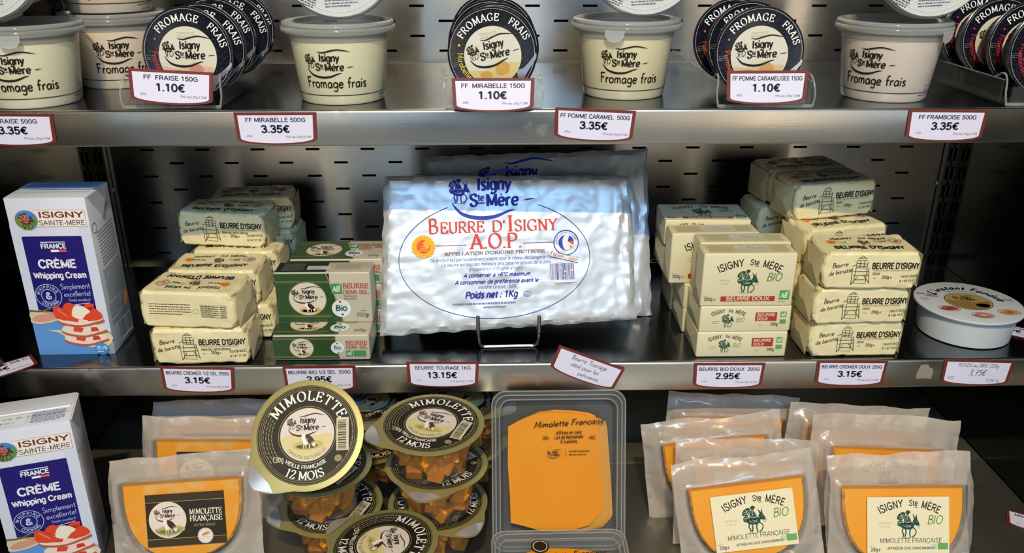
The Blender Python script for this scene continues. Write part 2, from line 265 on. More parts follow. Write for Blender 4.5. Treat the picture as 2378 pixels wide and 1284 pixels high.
SANS['e'] = (6.6, '1.1,3.7 5.5,3.7|~5.5,3.7 5.2,6.2 3.3,7.1 1.6,6 1,3.6 1.7,1.1 3.5,.3 5.4,1.5'); SANS['a'] = (6.4, '~1.4,6 3,7 4.8,6.4 5.1,4.6 5.1,0|~5,4.2 2.6,3.9 1,2.6 1.4,.7 3.2,.3 5,1.8'); SANS['i'] = (2.8, '1.4,0 1.4,7.2|1.4,8.8 1.4,10.2'); SANS['t'] = (4.4, '~2.2,9.2 2.2,1.6 2.8,.6 4,.6|.5,6.8 4,6.8'); SANS['l'] = (2.8, '1.4,0 1.4,10')
SANS['g'] = (6.8, '~!3.2,7 1.5,6 1,3.7 1.5,1.4 3.2,.4 4.9,1.4 5.4,3.7 4.9,6|~5.6,7.2 5.6,-.6 4.6,-2.5 2.8,-2.8 1.3,-1.8'); SANS['y'] = (6, '.7,7.1 3.1,.6|~5.4,7.1 3,-.4 2,-2.4 .8,-2.6')
def ribbon(pts, wd, closed=False, cut=1):
    if cut > 1 and len(pts) == 2: (xa, ya), (xb, yb) = pts; pts = [(xa + (xb - xa) * i / cut, ya + (yb - ya) * i / cut) for i in range(cut + 1)]
    n = len(pts); V = []
    for i, (x, y) in enumerate(pts):
        x0, y0 = pts[(i - 1) % n] if closed or i else pts[0]; x1, y1 = pts[(i + 1) % n] if closed or i < n - 1 else pts[-1]
        dx, dy = x1 - x0, y1 - y0; l = math.hypot(dx, dy) or 1; nx, ny = -dy / l, dx / l
        h = (wd(i, dx / l, dy / l) if callable(wd) else wd[i] if isinstance(wd, (list, tuple)) else wd) / 2
        V += [(x + nx * h, y + ny * h), (x - nx * h, y - ny * h)]
    k = n if closed else n - 1
    return V, [(2 * i, 2 * i + 1, (2 * ((i + 1) % n)) + 1, 2 * ((i + 1) % n)) for i in range(k)]
def _parse(st, n=4):
    cl = False; sm = False
    if st.startswith('~'): sm = True; st = st[1:]
    if st.startswith('!'): cl = True; st = st[1:]
    P = [tuple(float(c) for c in q.split(',')) for q in st.split()]
    return (smooth(P, n, cl) if sm else P), cl, sm
def _glyph_stroke(ch, font):
    k = (ch, font)
    if k in _fc: return _fc[k]
    V = []; F = []
    def put(v, f):
        b = len(V); V.extend((x / 10, y / 10) for x, y in v); F.extend(tuple(i + b for i in q) for q in f)
    sans = font[:4] in ('sans', 'opti')
    base = {'à': 'a', 'È': 'E', 'É': 'E', 'Ç': 'C', 'é': 'e', 'è': 'e', 'ç': 'c'}.get(ch, ch)
    if sans:
        adv, s = SANS.get(base) or (5, '')
        wb = {'sans0': 1.0, 'sans1': 1.6, 'sans2': 2.15, 'opti': 1.9}[font]
        wf = (lambda i, dx, dy: 1.25 + 1.15 * abs(dy * .95 - dx * .3) ** 1.2) if font == 'opti' else wb
        for q in filter(None, s.split('|')):
            P, cl, sm = _parse(q, 5)
            if sm: put(*ribbon(P, wf, cl))
            else:
                for a, b in zip(P, P[1:]):
                    l = math.dist(a, b); e = 0 if len(P) == 2 else wb * .4; ux, uy = (b[0] - a[0]) / l, (b[1] - a[1]) / l
                    put(*ribbon([(a[0] - ux * e, a[1] - uy * e), (b[0] + ux * e, b[1] + uy * e)], wf, cut=3))
        if font == 'sans2' and False: pass
    elif font == 'serif':
        adv, s, ser = SERIF.get(base) or (6, '', '')
        T, t = 1.75, 0.55
        nib = lambda i, dx, dy: t + (T - t) * abs(dy * math.cos(0.3) - dx * math.sin(0.3) * -1 * -1) ** 1.3
        for q in filter(None, s.split('|')):
            P, cl, sm = _parse(q)
            if sm: put(*ribbon(P, nib, cl))
            else:
                for a, b in zip(P, P[1:]): put(*ribbon([a, b], nib, cut=4))
        for q in ser.split():
            x = q[1:].split(':'); y = float(x[1]) if len(x) > 1 else (0 if q[0] == 'b' else 10); x = float(x[0]); y += 0.25 if q[0] == 'b' else -0.25
            put(*ribbon([(x - 1.45, y), (x + 1.45, y)], 0.55))
    else:
        adv, s = (HAND.get(base) or (5, ''))[:2]
        w = {'hand': 0.85, 'handb': 1.25, 'handx': 2.2, 'thin': 0.5}[font]
        for q in filter(None, s.split('|')):
            P, cl, sm = _parse(q); put(*ribbon(P, w, cl))
    if ch in 'Èè': y = 10.6 if ch == 'È' else (8.2 if sans else 6); put(*ribbon([(3, y + 2), (4.2, y + .4)], 0.9))
    if ch in 'Éé': y = 10.6 if ch == 'É' else (8.2 if sans else 6); put(*ribbon([(4.2, y + 2), (3, y + .4)], 0.9))
    if ch in 'Çç': put(*ribbon([(3.8, -.2), (4.2, -1.4), (3, -2)], 0.8))
    _fc[k] = (V, F, adv / 10); return _fc[k]
class Art:
    """flat print in millimetres; levels lift later layers a hair above earlier ones"""
    def __init__(s): s.V = []; s.F = []; s.mats = []; s.MI = []; s.lv = 0; s.tf = (1, 0, 0, 0); s.step = 7.0
    def m(s, c):
        mm = ink(c) if isinstance(c, str) else c
        if mm not in s.mats: s.mats.append(mm)
        return s.mats.index(mm)
    def at(s, x, y, k=1, rot=0): s.tf = (k, rad(rot), x, y); return s
    def home(s): s.tf = (1, 0, 0, 0); return s
    def up(s): s.lv += 1; return s
    def add(s, V, F, c):
        k, a, x0, y0 = s.tf; b = len(s.V); ca, sa = math.cos(a) * k, math.sin(a) * k
        s.V += [(x0 + x * ca - y * sa, y0 + x * sa + y * ca, s.lv) for x, y in V]
        s.F += [tuple(i + b for i in f) for f in F]; s.MI += [s.m(c)] * len(F); return s
    def rect(s, x0, y0, x1, y1, c):
        nx = max(1, int(abs(x1 - x0) * s.tf[0] / s.step)); ny = max(1, int(abs(y1 - y0) * s.tf[0] / s.step))
        V = [(x0 + (x1 - x0) * i / nx, y0 + (y1 - y0) * j / ny) for j in range(ny + 1) for i in range(nx + 1)]
        F = [(j * (nx + 1) + i, j * (nx + 1) + i + 1, (j + 1) * (nx + 1) + i + 1, (j + 1) * (nx + 1) + i) for j in range(ny) for i in range(nx)]
        return s.add(V, F, c)
    def quad(s, a, b, c_, d, col):     # four corners, tessellated
        nx = max(1, int(math.dist(a, b) * s.tf[0] / s.step)); ny = max(1, int(math.dist(a, d) * s.tf[0] / s.step)); V = []
        for j in range(ny + 1):
            for i in range(nx + 1):
                u, v = i / nx, j / ny
                V.append(tuple((a[k] * (1 - u) + b[k] * u) * (1 - v) + (d[k] * (1 - u) + c_[k] * u) * v for k in (0, 1)))
        F = [(j * (nx + 1) + i, j * (nx + 1) + i + 1, (j + 1) * (nx + 1) + i + 1, (j + 1) * (nx + 1) + i) for j in range(ny) for i in range(nx)]
        return s.add(V, F, col)
    def poly(s, pts, c, sm=0):
        if sm: pts = smooth(pts, sm, True)
        cx = sum(p[0] for p in pts) / len(pts); cy = sum(p[1] for p in pts) / len(pts); n = len(pts)
        R = max(math.hypot(p[0] - cx, p[1] - cy) for p in pts) * s.tf[0]; k = max(1, int(R / s.step)); V = [(cx, cy)]; F = []
        for j in range(1, k + 1): V += [(cx + (p[0] - cx) * j / k, cy + (p[1] - cy) * j / k) for p in pts]
        for i in range(n):
            i2 = (i + 1) % n; F.append((0, 1 + i, 1 + i2))
            for j in range(1, k): F.append((1 + (j - 1) * n + i, 1 + j * n + i, 1 + j * n + i2, 1 + (j - 1) * n + i2))
        return s.add(V, F, c)
    def ell(s, cx, cy, rx, ry, c, n=40): return s.poly([(cx + rx * math.cos(2 * pi * i / n), cy + ry * math.sin(2 * pi * i / n)) for i in range(n)], c)
    def ring(s, cx, cy, r, w, c, a0=0, a1=360, n=None, ry=None):
        n = n or max(8, int(abs(a1 - a0) / 6)); full = abs(a1 - a0 - 360) < .1; ry = ry or r
        P = [(cx + r * math.cos(rad(a0 + (a1 - a0) * i / n)), cy + ry * math.sin(rad(a0 + (a1 - a0) * i / n))) for i in range(n if full else n + 1)]
        return s.add(*ribbon(P, w, full), c)
    def line(s, pts, w, c, sm=0, taper=False):
        if sm: pts = smooth(pts, sm)
        n = len(pts)
        ww = [w * (0.15 + 0.85 * math.sin(pi * (i / (n - 1)) ** (0.8))) for i in range(n)] if taper else w
        return s.add(*ribbon(pts, ww), c)
    def text(s, t, x, y, h, c, font='sans', bold=0, sx=1.0, sh=0.0, al='c', arc=None, sp=0.0, rot=0, width=None):
        font = 'sans%d' % bold if font == 'sans' else font; gl = [_glyph_stroke(ch, font) for ch in t]
        if width: 
            tot0 = sum(g[2] for g in gl) * h; sx = width / tot0 if tot0 else sx; sp = 0
        adv = [(g[2] * sx + sp) * h for g in gl]; tot = sum(adv); V = []; F = []
        if arc: R, ac, d = arc; pen = -tot / 2
        else: pen = {'l': 0, 'c': -tot / 2, 'r': -tot}[al]
        cr, sr = math.cos(rad(rot)), math.sin(rad(rot))
        for (gv, gf, _), a in zip(gl, adv):
            b = len(V)
            if arc:
                mid = pen + a / 2; an = rad(ac) - d * mid / R; th = an - d * pi / 2
                bx, by = x + R * math.cos(an), y + R * math.sin(an); ct, st = math.cos(th), math.sin(th)
                for gx, gy in gv:
                    u = gx * h * sx - a / 2 + gy * h * sh; v = gy * h
                    V.append((bx + u * ct - v * st, by + u * st + v * ct))
            else:
                for gx, gy in gv:
                    u = pen + gx * h * sx + gy * h * sh; v = gy * h
                    V.append((x + u * cr - v * sr, y + u * sr + v * cr))
            F += [tuple(i + b for i in f) for f in gf]; pen += a
        return s.add(V, F, c)
    def micro(s, x0, y0, w, n, dy, c, t=0.5, seed=1, rot=0):   # print too small to read: broken dashes
        r = random.Random(seed); V = []; F = []; cr, sr = math.cos(rad(rot)), math.sin(rad(rot))
        for j in range(n):
            x = 0; end = w * (r.uniform(0.6, 1) if j == n - 1 else 1)
            while x < end:
                l = min(r.uniform(1.2, 4.5), end - x); b = len(V); y = -j * dy
                for q in ((x, y), (x + l, y), (x + l, y + t), (x, y + t)): V.append((x0 + q[0] * cr - q[1] * sr, y0 + q[0] * sr + q[1] * cr))
                F.append((b, b + 1, b + 2, b + 3)); x += l + r.uniform(.5, .9)
        return s.add(V, F, c)
    def barcode(s, x0, y0, w, h, c, bg='#e8e4da', seed=3):
        if bg: s.rect(x0, y0, x0 + w, y0 + h, bg); s.up()
        r = random.Random(seed); x = x0 + w * .05
        while x < x0 + w * .94:
            b = r.choice((.25, .25, .5, .75)) * w / 22; s.quad((x, y0 + h * .14), (x + b, y0 + h * .14), (x + b, y0 + h * .97), (x, y0 + h * .97), c); x += b + r.choice((.25, .5, .6)) * w / 22
        return s
    def build(s, name, parent, mp, base=0.00022, eps=0.00009):
        V = [mp(x * .001, y * .001, base + l * eps) for x, y, l in s.V]
        return obj(name, mesh(name, V, s.F, s.mats, s.MI, smooth=False), parent)
def flat(O, ex, ey, n=None):
    O, ex, ey = Vector(O), Vector(ex), Vector(ey); n = Vector(n) if n else ex.cross(ey)
    return lambda u, v, h: O + ex * u + ey * v + n * h
def onto(me, O, ex, ey, n, far=0.08):
    O, ex, ey, n = Vector(O), Vector(ex).normalized(), Vector(ey).normalized(), Vector(n).normalized()
    bv = BVHTree.FromPolygons([v.co for v in me.vertices], [tuple(p.vertices) for p in me.polygons])
    def f(u, v, h):
        q = O + ex * u + ey * v
        hit = bv.ray_cast(q + n * far, -n, far * 2.5)
        return (hit[0] + n * (h + 0.0002)) if hit[0] else q + n * h
    return f
def multi(*pairs): pass
# composite marks
def rider(A, c, c2=None, bg='#d6cfb4'):         # milkmaid with basket riding a donkey, about 60 x 75 units, origin at its middle
    c2 = c2 or c
    A.poly([(-33, 14), (-30, 26), (-18, 34), (-9, 31), (-11, 20), (-20, 10)], c, 3)
    A.poly([(-32, -2), (-30, 8), (-17, 9), (-15, -6), (-26, -8)], c2, 2)
    A.poly([(-9, 24), (0, 24), (7, 12), (9, -2), (-2, -12), (-13, -6), (-13, 10)], c2, 2)
    A.ell(-2, 29, 4.6, 5.0, c2, 12); A.poly([(-8, 31), (-6, 37), (0, 39), (5, 36), (6, 31)], c, 2)
    A.poly([(-20, 0), (-10, 3), (4, 2), (12, 6), (17, 15), (22, 18), (27, 12), (33, -1), (30, -6), (24, -3), (19, -1), (15, -12), (2, -17), (-14, -14), (-21, -9)], c, 3)
    A.poly([(16, 15), (12, 30), (21, 18)], c); A.poly([(21, 17), (25, 30), (26, 14)], c)
    for P in ([(-15, -12), (-18, -22), (-14, -30), (-15, -38)], [(-9, -13), (-7, -24), (-10, -38)], [(7, -14), (4, -26), (6, -39)]): A.line(P, 3.6, c, 3)
    A.line([(13, -11), (20, -16), (23, -25), (18, -34), (11, -38)], 3.0, c, 4); A.line([(-24, -39), (0, -41), (20, -39)], 1.0, c2, 3); A.line([(22, 2), (30, -14), (35, -3)], 1.0, c, 3)
    A.up()
    for P in ([(-29, 20), (-13, 26)], [(-27, 14), (-12, 21)], [(-22, 30), (-17, 13)], [(-10, 25), (2, 25)], [(-12, 9), (-4, 4), (8, 5)], [(-3, 23), (-4, 10)], [(-6, -2), (2, -6), (8, -3)], [(-30, 3), (-17, 4)], [(24, 8), (26, 6)], [(-15, -4), (-4, -9), (8, -8)], [(11, 8), (15, 2)]): A.line(P, 1.3, bg, 3)
def brand(A, x, y, w, c, c2=None, rot=0, sw=None, sky=None):    # rider, two-line name and swooshes, w = overall width
    k = w / 380.0; A.at(x, y, k, rot); sw = sw or c
    A.tf = (k * 1.35, rad(rot), x - 138 * k * math.cos(rad(rot)) , y - 138 * k * math.sin(rad(rot)) + 12 * k); rider(A, c2 or c, c); A.at(x, y, k, rot)
    A.up(); A.text('Isigny', -62, 12, 52, c, font='opti', sx=.92, al='l', sh=.05); A.text('S', -96, -58, 54, c, font='opti', sx=.9, al='l')
    A.text('te', -60, -34, 28, c, font='opti', al='l', sx=.9); A.line([(-60, -44), (-28, -44)], 4, c); A.text('Mère', -24, -58, 52, c, font='opti', sx=.98, al='l')
    A.line([(-72, 82), (-30, 76), (20, 88), (75, 98), (135, 88), (168, 80)], 11, sw, 4, True)
    A.line([(-172, -42), (-130, -88), (-60, -108), (10, -104), (70, -82), (100, -76)], 16, sw, 4, True)
    A.line([(140, -36), (165, -32), (190, -30)], 6, sw, 3, True); A.home()
def biohead(A, w, k=1.0):      # arched name over the rider, w = width in mm, drawn in the current transform
    s = w / 75
    A.text('ISIGNY', 0, -62 * s, 9.4 * s, '#2c2b24', bold=1, arc=(76 * s, 106.5, 1), width=30 * s); A.text('MÈRE', 0, -62 * s, 9.4 * s, '#2c2b24', bold=1, arc=(76 * s, 70.5, 1), width=23 * s); A.text('Ste', 5 * s, 15.2 * s, 7 * s, '#34332b', bold=1, width=11 * s, rot=-3)
    A.line([(6 * s, 13.6 * s), (10.5 * s, 13.2 * s)], .7 * s, '#34332b')
def cow(A, x, y, k):
    A.at(x, y, k); A.poly([(-46, -14), (-30, 0), (0, 4), (40, 2), (52, -12), (20, -24), (-24, -24)], '#b3ab68', 2); A.poly([(-34, -12), (0, -6), (34, -10), (20, -20), (-20, -20)], '#98974e', 2); A.up()
    A.poly([(-18, 16), (-14, 24), (-6, 24), (-4, 14), (4, 8), (2, -8), (-8, -10), (-14, 4)], '#e9e2d6', 2)
    A.poly([(-6, 20), (8, 20), (20, 8), (22, -2), (10, -6), (-2, 4)], '#4a2622', 2)
    A.poly([(14, 2), (22, 0), (27, -12), (21, -16), (15, -8)], '#e0d6ca', 2)
    for q in (-10, -3, 8): A.line([(q, -6), (q, -20)], 3, '#d8cdbf')
    A.home()
def seal(A, x, y, r, rot=0):
    A.ell(x, y, r, r, '#e8a83a'); A.up(); A.ell(x, y, r * .62, r * .62, '#d8601e', 20); A.up(); A.ring(x, y, r * .72, r * .05, '#b5641c')
    for i in range(3): A.line([(x - r * .4, y - r * (.1 + .12 * i)), (x, y + r * (.1 - .12 * i)), (x + r * .4, y - r * (.05 + .12 * i))], r * .05, '#f0c060', 2)
def abmark(A, x, y, w, c='#3f8f4e'):
    A.rect(x, y, x + w, y + w, c); A.up(); A.text('AB', x + w * .45, y + w * .2, w * .5, '#e8eee0', bold=1, sx=.85, sh=.1); A.line([(x + w * .55, y + w * .8), (x + w * .75, y + w * .7), (x + w * .9, y + w * .95)], w * .06, '#e8eee0')
def churn(A, x, y, k, c):
    A.at(x, y, k)
    P = [[(-12, 26), (-12, 10), (12, 8), (13, 24)], [(-9, 32), (-10, 26), (10, 26), (9, 32), (-9, 32)], [(-13, 20), (13, 18)], [(-13, 14), (13, 12)],
         [(-20, 8), (-18, -32)], [(16, 10), (22, -30)], [(-17, 0), (18, 0)], [(-16, -10), (19, -8)], [(-12, 8), (-13, -28), (14, -30), (13, 8)], [(-22, 12), (-13, 16)], [(-13, -20), (14, -20)], [(-18, -32), (-6, -12)], [(20, -26), (8, -10)], [(-6, 32), (0, 37), (6, 32)], [(-4, 26), (-4, 8)], [(5, 25), (5, 8)]]
    for p in P: A.line(p, 1.5, c)
    A.home()
# ------------------------------------------------------------------ the refrigerated case
XL, XR, YF, YB = -0.584, 0.7035, 0.900, 1.237
Z1, Z2, Z3 = -0.1825, -0.4893, -0.7074
st_back = steel('brushed_steel_back', '#bab8b2', 0.18, 0.30, aniso=0.85)
st_shelf = steel('steel_shelf', '#74787a', 0.12, 0.22)
st_lip = steel('steel_lip', '#b8b5ae', 0.20, 0.32, aniso=0.5, smudge=0.5)
st_side = steel('polished_side_steel', '#55544e', 0.05, 0.10)
st_deck = steel('steel_deck', '#a8a69a', 0.42, 0.56)
dark = mat('dark_void', '#0a0a0b', 0.8)  # near-black, painted in for shade behind open slots and gaps
black_pl = mat('black_plastic', '#151515', 0.5)
def S(name, me, parent=None): o = obj(name, me, parent, (0, 0, 0 if parent else ZC)); 
def struct(name, me, label=None):
    o = obj(name, me, None, (0, 0, ZC)); o['kind'] = 'structure'
    if label: o['label'] = label
    return o
# back wall: steel sheet really punched with staggered slots
SX0, SP, SZ0, SQ, SL, SH = -0.2634, 0.0405, -0.3089, 0.0203, 0.0206, 0.0034
g = G(); zt = SZ0 + 26 * SQ; zb = Z3 - 0.01
zz = zt
def band(z0, z1, xs):
    for a, b in zip(xs[::2], xs[1::2]): g.add([(a, YB, z0), (b, YB, z0), (b, YB, z1), (a, YB, z1)], [(0, 1, 2, 3)])
prev = zt
for r in range(-25, 20):
    zc = SZ0 - r * SQ
    if zc < zb + .01: break
    band(zc + SH / 2, prev, [XL, XR]); xs = [XL]
    for i in range(-12, 30):
        if (i - r) % 2: continue
        x = SX0 + i * SP
        if x - SL / 2 < XL + .03 or x + SL / 2 > XR - .03: continue
        xs += [x - SL / 2, x + SL / 2]
        V = [(x - SL / 2, YB, zc - SH / 2), (x + SL / 2, YB, zc - SH / 2), (x + SL / 2, YB, zc + SH / 2), (x - SL / 2, YB, zc + SH / 2)]
        V += [(a, YB + .002, c) for a, _, c in V]
        g.add(V, [(0, 1, 5, 4), (1, 2, 6, 5), (2, 3, 7, 6), (3, 0, 4, 7)])
    xs.append(XR); band(zc - SH / 2, zc + SH / 2, xs); prev = zc - SH / 2
band(zb, prev, [XL, XR])
wb = struct('wall_back', g.me('wall_back', st_back, smooth=False))
obj('dark_backing', G().box(XL, XR, YB + .02, YB + .03, zb, zt).me('dark_backing', dark), wb)  # near-black sheet put in for the shade behind the slots
for k, (x, z) in enumerate([(-0.5665, -0.3705), (0.685, -0.3665)]):
    o = obj('screw', G().lathe([(0, -.003), (.003, -.0025), (.0045, 0)], 12, axis='y').me('screw', mat('screw_metal', '#d8d4cc', .2, 1)), wb, (x, YB, z))
for nm, x0, x1 in (('wall_left', XL - .01, XL), ('wall_right', XR, XR + .01)):
    struct(nm, G().box(x0, x1, .50, YB + .03, zb, zt).me(nm, st_side, smooth=False))
# slotted uprights in the back corners
for nm, x0 in (('trim_1', XL + .0005), ('trim_2', XR - .0185)):
    g = G(); x1 = x0 + .018; y0, y1 = YB - .012, YB - .001; z = Z2 - .03
    g.box(x0, x0 + .003, y0, y1, Z3, zt); g.box(x1 - .003, x1, y0, y1, Z3, zt); g.box(x0 + .0078, x0 + .0102, y0, y1, Z3, zt)
    z = Z3
    while z < zt: g.box(x0 + .003, x1 - .003, y0, y1, z, z + .0085); z += .0285
    g.box(x0, x1, y1 - .001, y1, Z3, zt, 1)
    struct(nm, g.me(nm, [steel('upright_steel_' + nm, '#6b6862', .3, .4), dark], smooth=False))
# the two shelves: pan and folded front lip are parts
def shelf(z, lab, drop):
    t = root('steel_shelf', lab, 'shelf', 0, 0, z, group='stainless shelves of the case')
    g = G().box(XL + .001, XR - .001, YF + .0035, YB - .013, -.003, 0)
    obj('shelf_pan', g.me('shelf_pan', st_shelf), t)
    # lip profile in y,z swept along x, with rounded top fold
    pr = [(YF + .0035, 0)] + [(YF + .0035 - .0035 * math.sin(a), -.0035 + .0035 * math.cos(a)) for a in [pi / 2 * i / 5 for i in range(1, 6)]]
    pr += [(YF, -drop + .002), (YF + .0006, -drop + .0006), (YF + .002, -drop), (YF + .014, -drop), (YF + .014, -drop + .0015), (YF + .002, -drop + .002), (YF + .0018, -.004), (YF + .0035, -.003)]
    n = len(pr); V = [(XL + .001, y, zz) for y, zz in pr] + [(XR - .001, y, zz) for y, zz in pr]
    F = [(i, i + n, (i + 1) % n + n, (i + 1) % n) for i in range(n)] + [tuple(range(n)), tuple(range(2 * n - 1, n - 1, -1))]
    obj('front_lip', mesh('front_lip', V, F, st_lip, ang=60), t)
    for x in (XL + .004, XR - .006):
        obj('bracket', G().prism([(0, 0), (0, -.002), (.0, -.002)], 0, 1).me('b', st_side) if 0 else mesh('bracket', [(x + dx, y, zz) for dx in (0, .002) for y, zz in ((YF + .02, -.003), (YB - .014, -.003), (YB - .014, -.040), (YB - .05, -.040), (YF + .02, -.012))],
            [(0, 1, 2, 3, 4), (9, 8, 7, 6, 5)] + [(i, (i + 1) % 5, (i + 1) % 5 + 5, i + 5) for i in range(5)], st_side), t)
    return t
shelf(Z1, 'upper stainless shelf carrying the fromage frais tubs', .0389)
shelf(Z2, 'middle stainless shelf carrying the butter and cream', .0394)
# residue of an old sticker on the middle lip
o = root('sticker_residue', 'scuffed square of old sticker glue beside the handwritten right price tag', 'residue', 0.531, YF - .0002, -.505, me=mesh('sticker_residue',
   [(x * .001, -.00015, z * .001) for x, z in [(-10, -11), (-2, -10), (9, -11), (10, -2), (8.5, 3), (4, 5), (2, 9), (-7, 8.5), (-9, 2), (-10.5, -4)]], [tuple(range(10))], mat('glue_residue', '#8d8575', .75, bump=(300, .8, .001))))
# the deck: two loose panels meeting at a seam
fl = bpy.data.objects.new('floor', None); COL.objects.link(fl); fl['kind'] = 'structure'; fl.location = (0, 0, ZC)
obj('deck_panel', G().rbox(XL + .001, XR - .001, 1.0045, YB - .001, Z3 - .004, Z3, .0012).me('deck_panel', st_deck), fl)
obj('deck_panel', G().rbox(XL + .001, XR - .001, .46, 1.003, Z3 - .004, Z3 + .0006, .0012).me('deck_panel', st_deck), fl)
obj('deck_pan', G().box(XL, XR, .46, YB, Z3 - .03, Z3 - .02).me('deck_pan', dark), fl)
# shop around the case (behind the camera): seen only as reflections, with glowing panels added for the steel
shop = bpy.data.objects.new('shop_floor', mesh('shop_floor', [(-4, -3.4, 0), (4, -3.4, 0), (4, .45, 0), (-4, .45, 0)], [(0, 1, 2, 3)], mat('shop_tiles', '#86898a', .4))); COL.objects.link(shop); shop['kind'] = 'structure'
g = G(); g.box(-4, 4, -3.5, -3.4, 0, 3.0)
sw = bpy.data.objects.new('wall_front', g.me('wall_front', mat('shop_wall', '#7c8088', .8))); COL.objects.link(sw); sw['kind'] = 'structure'
def emit(name, col, s):
    m = bpy.data.materials.new(name); m.use_nodes = True; b = m.node_tree.nodes['Principled BSDF']
    b.inputs['Base Color'].default_value = (.1, .1, .1, 1); b.inputs['Emission Color'].default_value = col + (1,); b.inputs['Emission Strength'].default_value = s; return m
cool_glow, low_glow, warm_glow = emit('cool_glow_pane', (.50, .75, 1.0), 1.7), emit('low_glow_pane', (.45, .72, 1.0), .45), emit('warm_glow_strip', (1.0, .82, .58), 3.2)  # glow for unseen panels added to be mirrored in the steel
k = 1
for x0, x1, z0, z1, m in [(-1.00, -.62, .5, 2.6, cool_glow), (-.36, -.05, .02, 1.1, low_glow), (-.55, -.40, .5, 2.6, cool_glow), (-2.9, -2.2, .5, 2.6, cool_glow), (.55, .75, .9, 2.5, cool_glow), (2.3, 3.1, .5, 2.6, cool_glow)]:  # unseen glowing panes added for cool reflections on back wall and lip
    o = obj('glow_pane_%d' % k, G().box(x0, x1, -3.40, -3.385, z0, z1).me('glow_pane', m)); o['kind'] = 'structure'; k += 1
for x0, x1, z0, z1 in [(-1.38, -1.12, .3, 2.4), (1.0, 1.14, .0, 2.4), (1.55, 2.05, .0, 2.4), (-1.9, -1.82, .3, 2.4)]:  # unseen glowing strips added for warm streaks on back wall and lip
    o = obj('trim_%d' % (k + 2), G().box(x0, x1, -3.38, -3.36, z0, z1).me('trim', warm_glow)); o['kind'] = 'structure'; k += 1

# ------------------------------------------------------------------ price tags
maroon = mat('tag_maroon', '#6e2a26', .35); paper = mat('tag_paper', '#dcdcf0', .45)
def tag_face(name, A, parent=None, flip=0):
    W, Hh, Bg = 43.5, 29.0, 6.0
    out = [(-W, 0), (W, 0), (W - 1.2, -Hh)] + [((W - 1.2) * math.cos(pi * i / 16), -Hh - Bg * math.sin(pi * i / 16)) for i in range(1, 16)] + [(-W + 1.2, -Hh)]
    inn = [(-W + 3.8, -3), (W - 3.8, -3), (W - 5, -Hh + 1.2)] + [((W - 5) * math.cos(pi * i / 16), -Hh + 1.2 - (Bg - .7) * math.sin(pi * i / 16)) for i in range(1, 16)] + [(-W + 5, -Hh + 1.2)]
    g = G().prism([(x * .001, z * .001) for x, z in out], -.0004, .0004)
    e = G().prism([(x * .001, z * .001) for x, z in inn], -.0006, -.0004)
    return g.me('price_tag', maroon), e.me('paper', paper)
def price_tag(lab, x, y, z, t, price, code, per, rot=(0, 0, 0), group='printed price tags on the shelf lips', hand=None, cat='price tag'):
    m1, m2 = tag_face('price_tag', None)
    o = root('price_tag', lab, cat, x, y, z, rot, group, m1)
    obj('paper', m2, o)
    A = Art(); K = '#23233a'
    if hand:
        for s_, hx, hy, hh, hr in hand: A.text(s_, hx, hy, hh, '#2a2a46', font='hand', rot=hr, sh=.15)
    else:
        A.text(t, 0, -10.2, 4.5, K, bold=1, width=min(75, 3.75 * len(t)))
        A.text(price, -1, -21.6, 7.8, K, bold=2, width=6.1 * len(price)); A.text(code, -29, -26.3, 2.2, '#55556a'); A.text(per, 23, -27.2, 2.3, '#33334a', width=27)
    A.build('printing', o, flat((0, -.0006, 0), (1, 0, 0), (0, 0, 1), (0, -1, 0)))
    return o
ty = YF - .0009
price_tag('price tag reading FF FRAISE 500G under the tub at the left edge', -.5035, ty, -.1850, 'FF FRAISE 500G', '3.35€', '4761', 'Prix au L/Kg 6.70€', (0, rad(.6), 0))
price_tag('price tag reading FF MIRABELLE 500G', -.2278, ty, -.1846, 'FF MIRABELLE 500G', '3.35€', '4762', 'Prix au L/Kg 6.70€')
price_tag('price tag reading FF POMME CARAMEL 500G, tilted', .1128, ty - .0005, -.1822, 'FF POMME CARAMEL  500G', '3.35€', '4764', 'Prix au L/Kg 6.70€', (0, rad(2.8), 0))
price_tag('price tag reading FF FRAMBOISE 500G', .4948, ty, -.1842, 'FF FRAMBOISE 500G', '3.35€', '4752', 'Prix au L/Kg 6.70€', (0, rad(.6), 0))
price_tag('price tag reading BEURRE CREMIER 1/2 SEL 250G', -.3520, ty, -.4886, 'BEURRE CREMIER 1/2 SEL 250G', '3.15€', '2232', 'Prix au L/Kg 12.60€', (0, rad(2), 0))
price_tag('price tag reading BEURRE BIO 1/2 SEL 200G, half hidden by a round lid', -.2072, ty, -.4890, 'BEURRE BIO 1/2 SEL  200G', '2.95€', '2233', 'Prix au L/Kg 14.75€')
price_tag('price tag reading BEURRE TOURAGE 1KG', -.0592, ty, -.4850, 'BEURRE TOURAGE 1KG', '13.15€', '2161', 'Prix au L/Kg 13.15€', (0, rad(.8), 0))
price_tag('handwritten tag hanging askew beside the wire stand', .1205, ty - .0014, -.4800, '', '', '', '', (0, rad(22.5), 0), 'handwritten tags', hand=[('Beurre Tourage', 0, -11, 6.4, 0), ('idéal pour les', -2, -20, 6.0, 0), ('patisseries', 6, -28.6, 5.6, 0)])
price_tag('price tag reading BEURRE BIO DOUX 200G', .2882, ty, -.4908, 'BEURRE BIO DOUX  200G', '2.95€', '2168', 'Prix au L/Kg 14.75€', (0, rad(.6), 0))
price_tag('price tag reading BEURRE CREMIER DOUX 250G', .4386, ty, -.4896, 'BEURRE CREMIER DOUX 250G', '3.15€', '2230', 'Prix au L/Kg 12.60€', (0, rad(1), 0))
